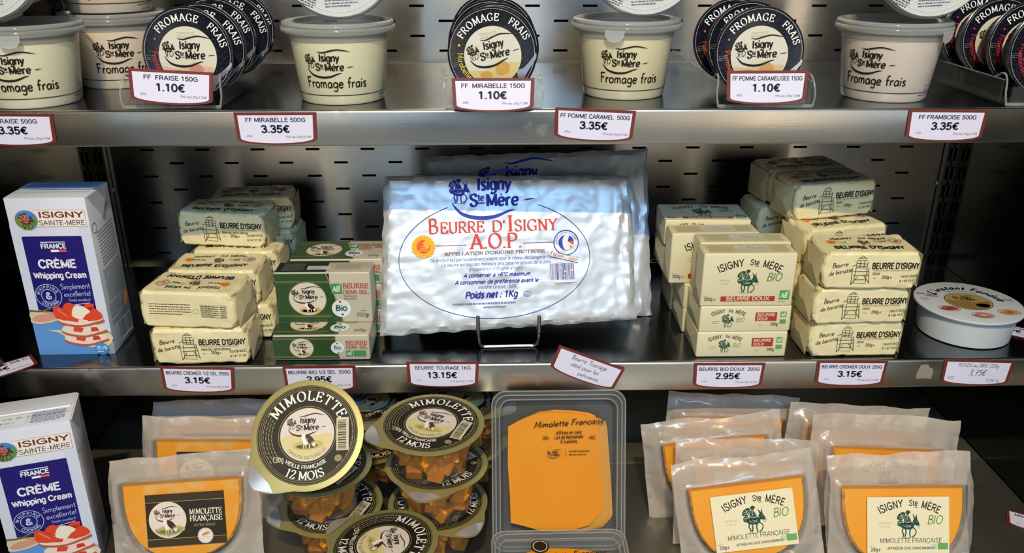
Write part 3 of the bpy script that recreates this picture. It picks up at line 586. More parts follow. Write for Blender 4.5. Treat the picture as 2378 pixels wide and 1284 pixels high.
price_tag('handwritten tag priced 3,75 under the round fondue box', .5955, ty, -.4905, '', '', '', '', (0, rad(2.4), 0), 'handwritten tags', hand=[('FONDU au BRIE 220g', 0, -9.4, 5.0, 0), ('3,75€', 1, -21, 8.4, 0), ('1022', -31, -26.5, 3.8, 0), ('17,05€/kg', 22, -29, 3.8, 0)])
price_tag('price tag lying flat beside the carton, showing 9.95', -.5960, .905, Z2 + .0012, 'MELANGE CREME 35% 1L', '9.95€', '2280', 'Prix au L/Kg 9.95€', (rad(-90), 0, rad(42)), 'tags lying flat')
price_tag('price tag lying flat behind the round fondue box', .6860, .990, Z2 + .0012, 'FONDUE 3 FROMAGES', '6.20€', '2291', 'Prix au L/Kg 28.18€', (rad(-90), 0, rad(-38)), 'tags lying flat')
price_tag('price tag lying on the deck by the right wall', .7080, .866, Z3 + .0018, 'MIMOLETTE BIO 200G', '4.60€', '2310', 'Prix au L/Kg 23.00€', (rad(-90), 0, rad(-30)), 'tags lying flat')
# ------------------------------------------------------------------ big fromage frais tubs
lidm = mat('clear_lid', '#c6cac8', .08, clear=.68, tint='#eef0ee')
tabm = mat('clear_tab', '#d4d8d8', .15, clear=.62)
def conemap(phi, r0=.046, r1=.0545, h=.074):
    def f(u, v, hh):
        r = r0 + (r1 - r0) * v / h; a = u / .050 + rad(phi)
        n = Vector((math.sin(a), -math.cos(a), -.11)); return Vector((r * math.sin(a), -r * math.cos(a), v)) + n * hh
    return f
def tub_art(A):
    brand(A, -4, 46, 54, '#241a12', '#2a2018')
    A.text('Fromage frais', 3, 19.4, 11.6, '#1c1712', font='handb', width=69)
    A.line([(i * 4 - 156, 11) for i in range(79)], .75, '#1c1712')
    A.micro(66, 18, 20, 6, 5, '#3a342c', .5, 5); A.line([(58, 8), (66, 8)], .6, '#1c1712')
def fromage_tub(lab, x, yc, z, body, low, phi, tab, group='large tubs of fromage frais', rot=None, top=False, loc_rot=None):
    t = root('fromage_frais_tub', lab, 'tub', x, yc, z, rot or (0, 0, 0), group)
    cm, cl = mat('tub_' + body, body, .28, inp={'Subsurface Weight': .15, 'Subsurface Radius': (.01, .008, .005), 'Subsurface Scale': .5}), mat('tub_' + low, low, .26)
    cu = mat('tub_clear_band', '#a9a79a', .22, clear=.25)
    pr = [(0, .003), (.042, .003), (.0435, 0), (.0452, .0004), (.0462, .002), (.0472, .0108), (.0473, .011), (.0532, .066), (.0536, .0662), (.0545, .074), (.0575, .0742), (.0580, .076)]
    mz = [1, 1, 1, 1, 1, 1, 0, 0, 2, 2, 2]
    obj('cup', G().lathe(pr, 64, mz=mz).me('cup', [cm, cl, cu]), t)
    obj('filling', G().lathe([(0, .0655), (.030, .067), (.052, .065)], 32).me('filling', cm), t)
    pr = [(0, .0805), (.0495, .0805), (.0515, .0845), (.0530, .0855), (.0590, .0855), (.0608, .0842), (.0612, .0818), (.0605, .0806), (.0622, .0795), (.0622, .0755), (.0606, .0735)]
    obj('lid', G().lathe(pr, 64).me('lid', lidm, ang=60), t)
    g = G(); P = [(-11, 0), (11, 0), (10.5, -6), (7, -11), (0, -13), (-7, -11), (-10.5, -6)]
    g.prism([(a * .001, b * .001) for a, b in P], -.0006, 0)
    o = obj('tab', g.me('tab', tabm), t, (.0620 * math.sin(rad(tab)), -.0620 * math.cos(rad(tab)), .077), (rad(6), 0, rad(tab)))
    A = Art(); tub_art(A); A.build('printing', t, conemap(phi), base=.0004)
    if top:
        obj('lid_label', G().lathe([(0, .0862), (.0500, .0862), (.0590, .0861), (.0590, .0856)], 64).me('lid_label', mat('white_label', '#c6cac9', .3)), t)
        A = Art(); A.ell(0, 4, 26, 20, '#e6ebe2'); A.up(); A.micro(-26, 22, 40, 10, 3.4, '#8d94a0', .8, 7); A.micro(-14, -38, 34, 5, 2.9, '#59617a', 1.1, 9, 3); A.micro(-36, -36, 16, 5, 2.4, '#50586a', 1.2, 19, -22)
        A.ring(0, 0, 54, .8, '#d6dadb'); A.ring(0, 0, 47, .5, '#dfe3e3'); A.barcode(-40, -8, 13, 14, '#6b7078', None)
        A.ell(12, -12, 5, 3, '#b7c46a')
        A.build('label_printing', t, flat((0, 0, .0863), (1, 0, 0), (0, 1, 0)))
    return t
fromage_tub('large cream tub cut by the left edge, front row of the top shelf', -.5010, .953, Z1, '#dedabc', '#e4dfc4', 13, 14)
fromage_tub('large pinkish tub set back, between the left edge tub and the black pots', -.4530, 1.071, Z1, '#e2d2bc', '#dccdb8', 27, 150)
fromage_tub('large tub stacked on the set back pinkish tub', -.4540, 1.073, Z1 + .0860, '#cfc2ae', '#cabfae', -6, 160)
fromage_tub('large cream tub above the mirabelle tag', -.1660, .9697, Z1, '#dcd8b6', '#e2debe', -2, -150)
fromage_tub('large cream tub above the pomme caramel tag, clear tab hanging in front', .1555, .993, Z1, '#ddd4b0', '#e2dcbc', -4, -20)
fromage_tub('large pale pink tub standing last on the right', .4530, .972, Z1, '#cfc4b8', '#d6ccc0', -41, 38)
for lab, x, y, rz in (('white lidded tub lying on its side on top of the left edge tub', -.505, .985, 20), ('white lidded tub lying on its side above the mirabelle tub', -.1560, 1.008, 130),
                      ('white lidded tub lying on its side above the pomme caramel tub', .1650, 1.030, 150), ('white lidded tub lying on its side above the last right tub', .4640, 1.008, 95)):
    t = fromage_tub(lab, x, y, -.0352, '#d4cfae', '#d9d3b0', 180, rz, 'tubs lying on their sides', None, True)
    t.rotation_euler = (rad(87), 0, 0)
# ------------------------------------------------------------------ small black pots standing on edge in clear racks
potm = bpy.data.materials.new('black_lid'); potm.use_nodes = True
nt = potm.node_tree; b = nt.nodes['Principled BSDF']; tc = nt.nodes.new('ShaderNodeTexCoord'); vo = nt.nodes.new('ShaderNodeTexVoronoi'); vo.inputs['Scale'].default_value = 620
cr = nt.nodes.new('ShaderNodeValToRGB'); cr.color_ramp.elements[0].position = .07; cr.color_ramp.elements[0].color = (.35, .40, .55, 1); cr.color_ramp.elements[1].position = .16; cr.color_ramp.elements[1].color = (.008, .009, .016, 1)  # sparkle of the lid flecks painted in as pale blue dots
nt.links.new(tc.outputs['Object'], vo.inputs['Vector']); nt.links.new(vo.outputs['Distance'], cr.inputs[0]); nt.links.new(cr.outputs[0], b.inputs['Base Color']); b.inputs['Roughness'].default_value = .24
potcup = mat('pot_cup', '#101116', .25)
silver = ink('#b9bcc4', .25, .8)
def pot_art(A, word, colr, fruit):
    A.ell(0, -3, 31.5, 31.5, '#17140f'); A.up(); A.ell(0, -3, 30.8, 30.8, '#cfcdbf', 56); A.up()
    A.poly([(-28, -13), (-18, -16), (-4, -15), (6, -8), (14, -13), (27, -15), (20, -26), (8, -32.4), (0, -33.4), (-8, -32.4), (-20, -26)], fruit[0], 2); A.up()
    A.poly([(0, -16), (9, -10), (16, -16), (12, -24), (2, -24)], fruit[1], 2); A.poly([(-18, -20), (-10, -17), (-4, -22), (-10, -27)], fruit[1], 2); A.up()
    brand(A, 1, 3, 57, '#17120e', '#17120e'); A.home()
    A.text('TERROIR DE', 0, 19.6, 2.2, '#b9ae86', sp=.15); A.text('NORMANDIE', 0, 16.2, 2.2, '#b9ae86', sp=.15)
    A.text('FROMAGE', 0, -3, 7.6, '#f4f4f2', font='serif', arc=(36.2, 104, 1), sx=.95, sp=.02); A.text('FRAIS', 0, -3, 7.4, '#f4f4f2', font='serif', arc=(37.2, 33, 1), sx=.93, sp=.02)
    A.ring(0, 0, 45.5, .35, '#c9c9c9'); A.poly([(22, -24), (30, -22), (41, -14), (46, -9), (45, -15), (36, -24), (28, -33), (24, -38)], silver, 2)
    A.text(word, 0, 0, 7.0, colr, font='hand', arc=(37.5, 195, -1), sp=.03); A.text('avec', 0, 0, 4.2, colr, font='hand', arc=(38.5, 168, -1)) if 0 else None
    A.ell(-33, 15, 1.1, 1.4, colr, 8); A.micro(-44, -2, 9, 3, 2.2, '#8c8c94', .4, 4)
def pot(word, colr, fruit, lab, x, y, z, rot, group):
    t = root('small_cheese_pot', lab, 'pot', x, y, z, rot, group)
    obj('lid', G().lathe([(0, 0), (.0462, 0), (.0472, -.0006), (.0480, -.0002), (.0482, .001), (.0478, .003), (.0455, .0034)], 56, axis='y').me('lid', potm), t)
    obj('cup', G().lathe([(.0452, .002), (.0440, .006), (.0395, .026), (.0380, .030), (.034, .0318), (0, .0318)], 40, axis='y').me('cup', potcup), t)
    A = Art(); pot_art(A, word, colr, fruit); A.build('printing', t, flat((0, -.0001, 0), (1, 0, 0), (0, 0, 1), (0, -1, 0)))
    return t
zp = Z1 + .0545
fams = [('Fraises', '#e8442e', ('#d2b294', '#c08a76'), -.3208, [.930, .966, 1.032, 1.080, 1.130], [0, 4, -3, 6, 2], 'strawberry', 'left rack'),
        ('Mirabelles', '#f0d23c', ('#cdbb7c', '#c09a4c'), .0028, [.930, .965, 1.000, 1.035, 1.070], [-12, 5, 0, -6, 3], 'mirabelle', 'middle rack'),
        ('Pommes', '#e06a32', ('#d0b98a', '#c29a62'), .2915, [.930, .985, 1.028], [-3, 4, -8], 'caramel apple', 'right of centre rack'),
        ('Framboises', '#d23046', ('#cfb2ac', '#a84a58'), .6140, [.930, .982, 1.030, 1.087], [0, 5, -4, 8], 'raspberry', 'rack at the right edge')]
order = ['frontmost', 'second from the front', 'third from the front', 'fourth from the front', 'rearmost']
for word, colr, fruit, x, ys, rl, nm, rk in fams:
    first = None
    for i, (y, r) in enumerate(zip(ys, rl)):
        lab = 'black %s pot, %s of the %s' % (nm, order[i] if i < len(ys) - 1 or i == 0 else 'rearmost', rk)
        rot = (rad(-6 - i), rad(r), rad((i % 3 - 1) * 2)); grp = 'black pots in the ' + rk
        if first is None: first = pot(word, colr, fruit, lab, x, y, zp, rot, grp)
        else: again(first, lab, x + (.004 if i % 2 else -.002), y, zp + .0005 * i, rot, grp)
acr = mat('clear_acrylic', '#8a9494', .05, clear=.93, edge=0, inp={'Specular IOR Level': .8}); acre = mat('acrylic_edge', '#aab6b4', .08, clear=.70, inp={'Specular IOR Level': .9})
def rack(lab, x):
    t = root('acrylic_rack', lab, 'display rack', x, .908, Z1 + .0002, (0, 0, 0), 'clear racks holding the small pots')
    obj('base', G().box(-.050, .050, .0, .250, 0, .0025).me('base', acr), t)
    for s_ in (-1, 1):
        P = [(s_ * .050, .0025), (s_ * .0525, .0025), (s_ * .0525, .026), (s_ * .050, .026)]
        obj('side_rail', G().prism(P, .012, .250).me('side_rail', acr), t)
        obj('rail_edge', G().box(min(s_ * .0499, s_ * .0526), max(s_ * .0499, s_ * .0526), .012, .250, .026, .0268).me('rail_edge', acre), t)
        A_ = smooth([(s_ * .051, -.001, .001), (s_ * .053, .001, .014), (s_ * .0515, .006, .027), (s_ * .0505, .016, .033), (s_ * .051, .03, .027)], 5)
        obj('side_arch', G().tube([(a, b_, c) for a, b_, c in A_], .0011, 6).me('side_arch', acre), t)
    obj('front_bar', G().rbox(-.051, .051, -.002, .002, .0, .0035, .001).me('front_bar', acre), t)
    obj('back_stop', G().box(-.050, .050, .248, .250, 0, .030).me('back_stop', acr), t)
    obj('front_stop', G().box(-.044, .044, .0035, .0055, .0025, .020).me('front_stop', acr), t)
    return t
r0 = rack('clear acrylic rack holding the strawberry pots', -.3375)
again(r0, 'clear acrylic rack holding the mirabelle pots', .0035, .906, Z1 + .0002)
again(r0, 'clear acrylic rack holding the caramel apple pots', .2960, .900 + .004, Z1 + .0002)
again(r0, 'clear acrylic rack holding the raspberry pots', .6120, .908, Z1 + .0002)
gt = 'price tags on the clear racks'
price_tag('tilted price tag reading FF FRAISE 150G on the left rack', -.3300, .8985, -.1405, 'FF  FRAISE 150G', '1.10€', '4656', 'Prix au L/Kg 7.33€', (rad(-8), rad(3), rad(-1)), gt)
price_tag('price tag reading FF MIRABELLE 150G on the middle rack', .0035, .8985, -.1492, 'FF  MIRABELLE 150G', '1.10€', '4650', 'Prix au L/Kg 7.33€', (rad(-12), 0, 0), gt)
price_tag('price tag reading FF POMME CARAMELISEE 150G', .2925, .8975, -.1420, 'FF POMME CARAMELISEE 150G', '1.10€', '4655', 'Prix au L/Kg 7.33€', (rad(-8), 0, rad(1)), gt)
price_tag('price tag on the raspberry rack, cut by the right edge', .6260, .8985, -.1420, 'FF FRAMBOISE 150G', '1.10€', '4658', 'Prix au L/Kg 7.33€', (rad(-8), 0, rad(2)), gt)

# ------------------------------------------------------------------ whipping cream cartons
def carton(lab, x, y, z, yaw, top):
    W, D, H = .091, .066, .2005
    cm = mat('carton_board', '#d3d9e6', .32); bl = mat('carton_print_blue', '#3f3a9c', .35)
    g = G(); g.rbox(0, W, 0, D, 0, H - .0004, .0012)
    t = root('cream_carton', lab, 'carton', x, y, z, (0, 0, rad(yaw)), 'one litre cartons of whipping cream', g.me('cream_carton', cm))
    # folded seal on top and triangular ears on the sides
    obj('top_seal', G().box(.003, W - .003, D * .50, D * .50 + .009, H - .0004, H + .0005).add([(.003, D * .5 - .001, H), (W - .003, D * .5 - .001, H), (W - .003, D * .5, H + .0012), (.003, D * .5, H + .0012)], [(0, 1, 2, 3)]).me('top_seal', cm), t)
    for s_, xx in ((1, W), (-1, 0)):
        V = [(xx, .002, H - .001), (xx, D - .002, H - .001), (xx, D / 2, H - .036), (xx + s_ * .0014, .003, H - .001), (xx + s_ * .0014, D - .003, H - .001), (xx + s_ * .0018, D / 2, H - .034)]
        F = [(3, 4, 5), (0, 1, 4, 3), (1, 2, 5, 4), (2, 0, 3, 5)]
        obj('folded_ear', mesh('folded_ear', V, F, cm, smooth=False), t)
    A = Art(); A.step = 30
    # front, millimetres from the lower left corner
    A.rect(0, 0, 91, 52, '#5f97dc'); A.rect(0, 52, 91, 58, '#5f97dc'); A.up()
    A.rect(.2, 49, 14, 168, '#cfd8ea') ; A.rect(72, 0, 91, 30, '#cfd8ea'); A.rect(77, 0, 91, 168, '#cfd8ea'); A.up()
    A.poly([(11, 47), (79, 47), (79, 153), (78, 154), (12, 154), (11, 153)], '#20166f'); A.up()
    A.rect(30, 175, 88, 186, '#efe6e0'); A.rect(30, 165.5, 88, 175, '#efe6e0'); A.up()
    for q in ((30, 165.5, 88, 165.9), (30, 185.6, 88, 186), (87.6, 165.5, 88, 186)): A.rect(*q, '#9a8f6a')
    A.ell(21, 174, 13.6, 12.6, '#d9d4b0'); A.up(); A.ell(21, 174, 12.8, 11.8, '#4f86c8'); A.up()
    A.poly([(8.6, 174), (14, 178), (22, 175), (33, 176), (31, 168), (21, 162.4), (12, 166)], '#5f8f3c', 2); A.up()
    A.at(21, 173, .26); rider(A, '#5a2c1c', '#c0443a'); A.home()
    A.text('ISIGNY', 61, 176.8, 7.0, '#7a3328', bold=1, width=51); A.text('SAINTE-MERE', 60.5, 167.6, 6.0, '#2e2320', width=52)
    wt = '#eceefa'
    A.rect(31, 146.4, 59, 147.4, wt); A.text('FRANCE', 45, 139, 6.0, wt, bold=2, width=29); A.rect(41, 134.6, 50, 137.4, wt); A.rect(50, 134.6, 59, 137.4, '#e05a4a')
    A.text('CRÈME', 45, 114.5, 10.5, wt, bold=2, width=44); A.text('Whipping Cream', 45.5, 101.5, 7.4, wt, bold=2, width=61)
    lb = '#b9d0f6'
    A.ring(27, 79, 15, .7, lb); A.ring(27, 79, 8.3, .7, lb); A.text('&', 27, 74.8, 8.6, lb, bold=2); A.text('WHIPPING', 27, 79, 3.9, lb, bold=1, arc=(9.6, 95, 1), sp=.12); A.text('COOKING', 27, 79, 3.9, lb, bold=1, arc=(13.4, 275, -1), sp=.1)
    A.text('Simplement', 60, 87.5, 7.4, lb, font='hand', width=35, rot=2); A.text('excellente!', 61, 78, 7.2, lb, font='hand', width=32, rot=2); A.text('Simply excellent!', 62, 71.5, 3.8, lb, font='hand', width=26); A.line([(54, 66.5), (73, 69)], .7, wt); A.up()
    # stacked dessert with cream and strawberries
    A.poly([(0, 49), (0, 57), (10, 59), (24, 58), (34, 53), (30, 46), (12, 42), (0, 44)], '#d8c9a8', 2); A.up(); A.poly([(2, 50), (12, 55), (26, 54), (30, 49), (16, 45), (4, 46)], '#d29b84', 2); A.line([(0, 60), (14, 59), (26, 63)], 2.4, '#5c6b3a', 3); A.line([(12, 60), (24, 56), (33, 51)], 2.2, '#c98a5a', 3); A.up()
    A.poly([(16, 34), (30, 30), (52, 12), (80, 10), (90, 16), (90, 28), (60, 32)], '#dccfae', 2); A.up()
    for y_, x0, x1, cc in ((19, 34, 88, 0), (31, 33, 88, 1), (45, 31, 87, 2)):
        A.poly([(x0, y_), (x0 + 8, y_ - 5), (x0 + 26, y_ - 8), (x1 - 10, y_ - 4), (x1, y_), (x1 - 8, y_ + 6), (x0 + 26, y_ + 8), (x0 + 5, y_ + 6)], '#b5614a', 2); A.up()
        A.poly([(x0 + 1, y_ + 2), (x0 + 12, y_ - 3), (x0 + 28, y_ - 5), (x1 - 12, y_ - 1), (x1 - 1, y_ + 3), (x1 - 9, y_ + 9), (x0 + 26, y_ + 11), (x0 + 6, y_ + 9)], '#efd9cc', 2); A.up()
        A.poly([(x0 + 14, y_ + 1), (x0 + 24, y_ - 1), (x0 + 27, y_ + 5), (x0 + 16, y_ + 8)], '#d84a34'); A.poly([(x1 - 20, y_), (x1 - 10, y_ + 1), (x1 - 12, y_ + 6), (x1 - 19, y_ + 6)], '#c9402c'); A.up()
    for P in ([(30, 50), (30, 66), (40, 63), (52, 50), (48, 46)], [(40, 62), (46, 70), (54, 68), (56, 60), (50, 54)], [(58, 50), (62, 60), (74, 64), (84, 56), (84, 48), (70, 46)], [(64, 62), (68, 68), (78, 68), (74, 60)]): A.poly(P, '#dd4a2c', 2)
    A.up(); A.line([(34, 62), (44, 52)], 1.0, '#f0a080'); A.poly([(50, 52), (52, 62), (58, 67), (66, 64), (72, 58), (66, 54), (60, 48)], '#f2e6d8', 2); A.up()
    A.ell(77, 8, 8.2, 8.2, '#3f8fd8', 24); A.up(); A.text('35,1%', 77, 7, 4.6, wt, bold=1, width=12.5); A.micro(71.5, 3.6, 11, 1, 2, wt, .9)
    A.build('front_printing', t, flat((0, 0, 0), (1, 0, 0), (0, 0, 1), (0, -1, 0)))
    A = Art(); A.step = 30; gq = '#55606e'      # right hand side
    A.ring(31, 178, 5.4, 1.4, '#2c3036'); A.text('E', 31, 175.6, 5, '#2c3036', bold=1); A.rect(44, 170, 60, 180, '#aeb6c2'); A.up(); A.text('UHT', 52, 172.4, 4, '#5e6672'); A.ring(9, 160, 6, .8, gq); A.ring(46, 50, 4, 1, gq)
    A.micro(12, 152, 46, 11, 4.1, gq, 1.1, 11, 3); A.micro(10, 104, 50, 12, 3.5, gq, .9, 12, 2); A.micro(8, 60, 30, 6, 3.2, gq, .9, 13)
    A.poly([(48, 46), (52, 60), (60, 60), (61, 50), (54, 42)], '#d79a3c', 2); A.barcode(20, 6, 40, 26, '#2a2d33', '#c6ccd8'); A.micro(8, 38, 40, 2, 3, gq, .9, 15)
    A.build('side_printing', t, flat((W, 0, 0), (0, 1, 0), (0, 0, 1), (1, 0, 0)))
    A = Art(); A.step = 30                       # top
    A.line([(2, 22), (89, 22)], .4, '#8f98a8'); 
    if top: A.micro(50, 28, 34, 9, 2.6, '#6d72a0', .9, 21); A.rect(14, 6, 46, 28, '#dfe6ee'); A.up(); A.text('17/08/22', 30, 20, 4.4, '#3c4450', font='hand'); A.text('B 207 14', 28, 11, 4.2, '#3c4450', font='hand')
    else: A.rect(4, 44, 87, 62, '#7f9fd0'); A.up(); A.micro(10, 56, 70, 4, 3.6, '#4a6ca8', 1.2, 22)
    A.build('top_printing', t, flat((0, 0, H), (1, 0, 0), (0, 1, 0), (0, 0, 1)))
    return t
carton('whipping cream carton standing on the middle shelf at the left', -.5545, .936, Z2, 1.2, 0)
carton('whipping cream carton on the deck in the lower left corner', -.5537, .787, Z3, 17, 1)
# ------------------------------------------------------------------ paper wrapped butter, 250 g
def wrapped(W, D, H, r, bulge, amp, seed, n=(26, 15, 12), env=.0022, taper=.05):
    """closed wrapped block: rounded box with bulging ends, envelope folds and creases; origin at bottom centre"""
    hx, hy, hz = W / 2, D / 2, H / 2; idx = {}; V = []; F = []
    def vid(i, j, k):
        if (i, j, k) in idx: return idx[(i, j, k)]
        x, y, z = (2 * i / n[0] - 1), (2 * j / n[1] - 1), (2 * k / n[2] - 1)
        p = Vector((x * hx, y * hy, z * hz)); c = Vector((max(-hx + r, min(hx - r, p.x)), max(-hy + r, min(hy - r, p.y)), max(-hz + r, min(hz - r, p.z))))
        d = p - c; q = c + d.normalized() * r if d.length > 1e-9 else p
        q.x *= 1 - taper * z * z * (1 if z < 0 else .55) - taper * .3 * y * y
        if i in (0, n[0]):
            s_ = -1 if i == 0 else 1
            q.x += s_ * bulge * (1 - y * y) * (1 - z * z) - s_ * env * max(0, 1 - abs(abs(y) - abs(z)) * 5) * min(1, (abs(y) + abs(z)) * 1.2)
        s = Vector((seed * 3.1, seed * 1.7, seed))
        a = mnoise.noise(q * 38 + s); b = abs(mnoise.noise(Vector((q.x * 55, q.y * 30, q.z * 70)) + s * 2))
        edge = max(abs(x), abs(z) * .9) ** 4
        dv = (q - Vector((0, 0, 0))); nn = Vector((x ** 5 * 1, y ** 5, z ** 5)); nn = nn.normalized() if nn.length > 1e-6 else Vector((0, 0, 1))
        k_ = amp * (a * (.5 + edge) - (1 - min(1, b * 5)) * (.35 + .9 * edge))
        if abs(z) == 1 and k_ > 0 and not (k == n[2]): k_ = 0
        q = q + nn * k_
        q.z = max(q.z, -hz); q.z = min(q.z, hz + .0008)
        V.append((q.x, q.y, q.z + hz)); idx[(i, j, k)] = len(V) - 1; return len(V) - 1
    for a in (0, n[2]):
        for i in range(n[0]):
            for j in range(n[1]):
                f = (vid(i, j, a), vid(i + 1, j, a), vid(i + 1, j + 1, a), vid(i, j + 1, a)); F.append(f if a else f[::-1])
    for a in (0, n[1]):
        for i in range(n[0]):
            for k in range(n[2]):
                f = (vid(i, a, k), vid(i + 1, a, k), vid(i + 1, a, k + 1), vid(i, a, k + 1)); F.append(f[::-1] if a else f)
    for a in (0, n[0]):
        for j in range(n[1]):
            for k in range(n[2]):
                f = (vid(a, j, k), vid(a, j + 1, k), vid(a, j + 1, k + 1), vid(a, j, k + 1)); F.append(f if a else f[::-1])
    return V, F
wrapm = mat('butter_paper', '#e4d9ac', .30, bump=(70, .6, .0010), detail=7)
K = '#1d1c1a'
BW, BD, BH = .114, .063, .0465
def butter_mesh(seed): return mesh('butter_pack', *wrapped(BW, BD, BH, .0042, .0030, .0012, seed, n=(34, 18, 14), env=.0030), wrapm, ang=16)
def butter_prints(o, me, kind):
    A = Art()
    A.text('Beurre', -47, 4, 6.0, '#3a3328', font='handb', al='l', sh=.25, rot=9); A.text('de baratte', -50, -5.5, 5.6, '#3a3328', font='handb', al='l', sh=.25, rot=11)
    churn(A, -13, 0, .52, '#4c4a38')
    A.text("BEURRE D'ISIGNY", -1, 3.2, 7.4, K, bold=2, al='l', width=55); A.text("APPELLATION D'ORIGINE PROTEGEE", 1, .2, 2.0, '#6b654c', al='l', width=45)
    A.text('DOUX' if kind == 'd' else 'DEMI-SEL GROS GRAINS', 1, -4.2, 2.9, '#2f2c22', al='l', bold=1, sx=.85); A.text('250g', 12, -9, 3.8, '#2f2c22', al='l', bold=1, sx=.85); A.micro(2, -8.6, 8, 1, 1, '#7a745a', .6); A.text('e', 23, -9, 3.4, '#2f2c22')
    A.text('19/07/2022' if kind == 'd' else '05/08/2022', 34, -8.4 if kind == 'd' else -7.6, 3.0, '#26251f', bold=1, al='l', sx=.95, rot=3, sp=.08); A.text('B 130 18:47' if kind == 'd' else 'B 147 37:38', 34, -13.6, 2.8, '#26251f', bold=1, al='l', sx=.9, rot=3, sp=.06)
    A.build('front_printing', o, onto(me, (0, 0, BH / 2), (1, 0, 0), (0, 0, 1), (0, -1, 0)))
    A = Art(); seal(A, -38, 5, 6.2)
    A.text('ISIGNY', -22, 13.5, 5.6, K, bold=1, rot=3, width=27); A.text('MÈRE', 21, 13.5, 5.6, K, bold=1, rot=-3, width=21); A.text('Ste', 3, 15, 5, K, bold=1, width=9)
    A.at(0, 2.5, .20); rider(A, '#2c3327', '#3b4a36'); A.home()
    A.text('DOUX' if kind == 'd' else 'DEMI-SEL', -25, 3, 3.2, '#3a372c', bold=1); A.text('250g', 22, 3, 3.2, '#3a372c', bold=1); A.micro(12, 7, 18, 3, 2, '#77715a', .5, 2)
    A.text("BEURRE D'ISIGNY", 0, -19, 8.6, K, bold=2, width=82)
    A.ring(38, 6, 7.5, .5, '#4a4a5c'); A.ring(38, 6, 6.2, .35, '#4a4a5c'); A.ell(38, 6, 5, 4.4, '#d8b8a8', 20); A.up(); A.poly([(35, 3), (40, 9), (42, 6), (40, 3)], '#b8343c', 2)
    A.build('top_printing', o, onto(me, (0, 0, BH), (1, 0, 0), (0, 1, 0), (0, 0, 1)))
    A = Art(); A.micro(-46, 7, 50, 5, 3.1, '#3a362a', .9, 31); A.ring(10, -1, 3.6, .3, '#4d4838', ry=2.6)
    for q in range(7): A.line([(16, 8 - q * 2.6), (47, 8 - q * 2.6)], .35, '#4d4838')
    A.line([(16, 8), (16, -7.6)], .35, '#4d4838'); A.line([(47, 8), (47, -7.6)], .35, '#4d4838'); A.micro(17, 6, 20, 6, 2.6, '#4d4838', .8, 33); A.micro(40, 6, 6, 6, 2.6, '#4d4838', .8, 34)
    A.build('back_printing', o, onto(me, (0, 0, BH / 2), (-1, 0, 0), (0, 0, 1), (0, 1, 0)))
def folds(o, W, D, H, m):
    for s_, x in ((1, W / 2), (-1, -W / 2)):
        V = [(x, -D / 2 + .002, .001), (x, D / 2 - .002, .001), (x, D / 2 - .002, H - .001), (x, -D / 2 + .002, H - .001), (x + s_ * .0016, 0, H * .5), (x + s_ * .0030, -D * .14, H * .5), (x + s_ * .0030, D * .14, H * .5)]
        F = [(0, 1, 6), (0, 6, 5), (2, 3, 5), (2, 5, 6), (1, 2, 6), (3, 0, 5)]
        if s_ < 0: F = [f[::-1] for f in F]
        obj('end_fold', mesh('end_fold', V, F, m, smooth=False), o)
def butter(kind, seed, lab, x, yf, lvl, yaw, group):
    """yf = depth of the front face middle; lvl = layers below"""
    yc = yf + BD / 2 * math.cos(rad(yaw)) if abs(yaw) < 90 else yf + BD / 2
    me = butter_mesh(seed)
    o = root('butter_pack', lab, 'butter', x, yc, Z2 + .0003 + lvl * .0472, (0, 0, rad(yaw)), group, me)
    folds(o, BW * .985 + .0046, BD * .9, BH * .93, wrapm); butter_prints(o, me, kind); return o
gs = 'salted butter packs left of the green boxes'
protos = {}
def bpack(kind, seed, lab, x, yf, lvl, yaw, group, tilt=(0, 0)):
    k = (kind, seed)
    if k not in protos:
        o = butter(kind, seed, lab, x, yf, lvl, yaw, group); protos[k] = o
        o.rotation_euler = (rad(tilt[0]), rad(tilt[1]), rad(yaw)); return o
    yc = yf + BD / 2
    return again(protos[k], lab, x, yc, Z2 + .0003 + lvl * .0472, (rad(tilt[0]), rad(tilt[1]), rad(yaw)), group)
bpack('s', 1, 'salted butter pack at the foot of the left stack, nearest the shelf edge', -.3475, .9055, 0, 1, gs)
bpack('s', 2, 'salted butter pack turned backwards with fine print facing out', -.3525, .9075, 1, 174, gs)
bpack('s', 3, 'bottom salted butter pack in the second row of the left stack', -.3320, .9750, 0, -1, gs)
bpack('s', 1, 'upper salted butter pack in the second row, just behind the backwards pack', -.3455, .9745, 1, -1, gs)
bpack('s', 2, 'bottom salted butter pack in the third row of the left stack', -.3270, 1.0430, 0, 2, gs)
bpack('s', 3, 'salted butter pack directly under the topmost pack of the left stack', -.3360, 1.0420, 1, -2, gs)
bpack('s', 4, 'topmost salted butter pack of the left stack, half in shadow', -.3520, 1.0560, 2, -4, gs, (0, 1.5))
bpack('s', 1, 'bottom salted butter pack against the back of the left stack', -.3330, 1.1180, 0, 3, gs)
bpack('s', 2, 'middle salted butter pack at the dark back of the left stack', -.3300, 1.1210, 1, -3, gs)
bpack('s', 3, 'dark rear salted butter pack peeping out right of the topmost pack', -.3330, 1.1200, 2, 6, gs)
gd = 'unsalted butter packs right of the cream boxes'
bpack('d', 5, 'lowest unsalted butter pack at the front of the right stack', .4420, .9080, 0, 1, gd)
bpack('d', 6, 'second unsalted butter pack up in the front of the right stack', .4390, .9020, 1, 1, gd)
bpack('d', 7, 'unsalted butter pack crowning the front row of the right stack', .4420, .8970, 2, -1, gd)
bpack('d', 6, 'bottom unsalted butter pack in the second row of the right stack', .4330, .9810, 0, 3, gd)
bpack('d', 7, 'second unsalted butter pack up in the second row of the right stack', .4370, .9780, 1, 4, gd)
bpack('d', 5, 'sunlit unsalted butter pack just under the topmost pack on the right', .4400, .9860, 2, 12, gd)
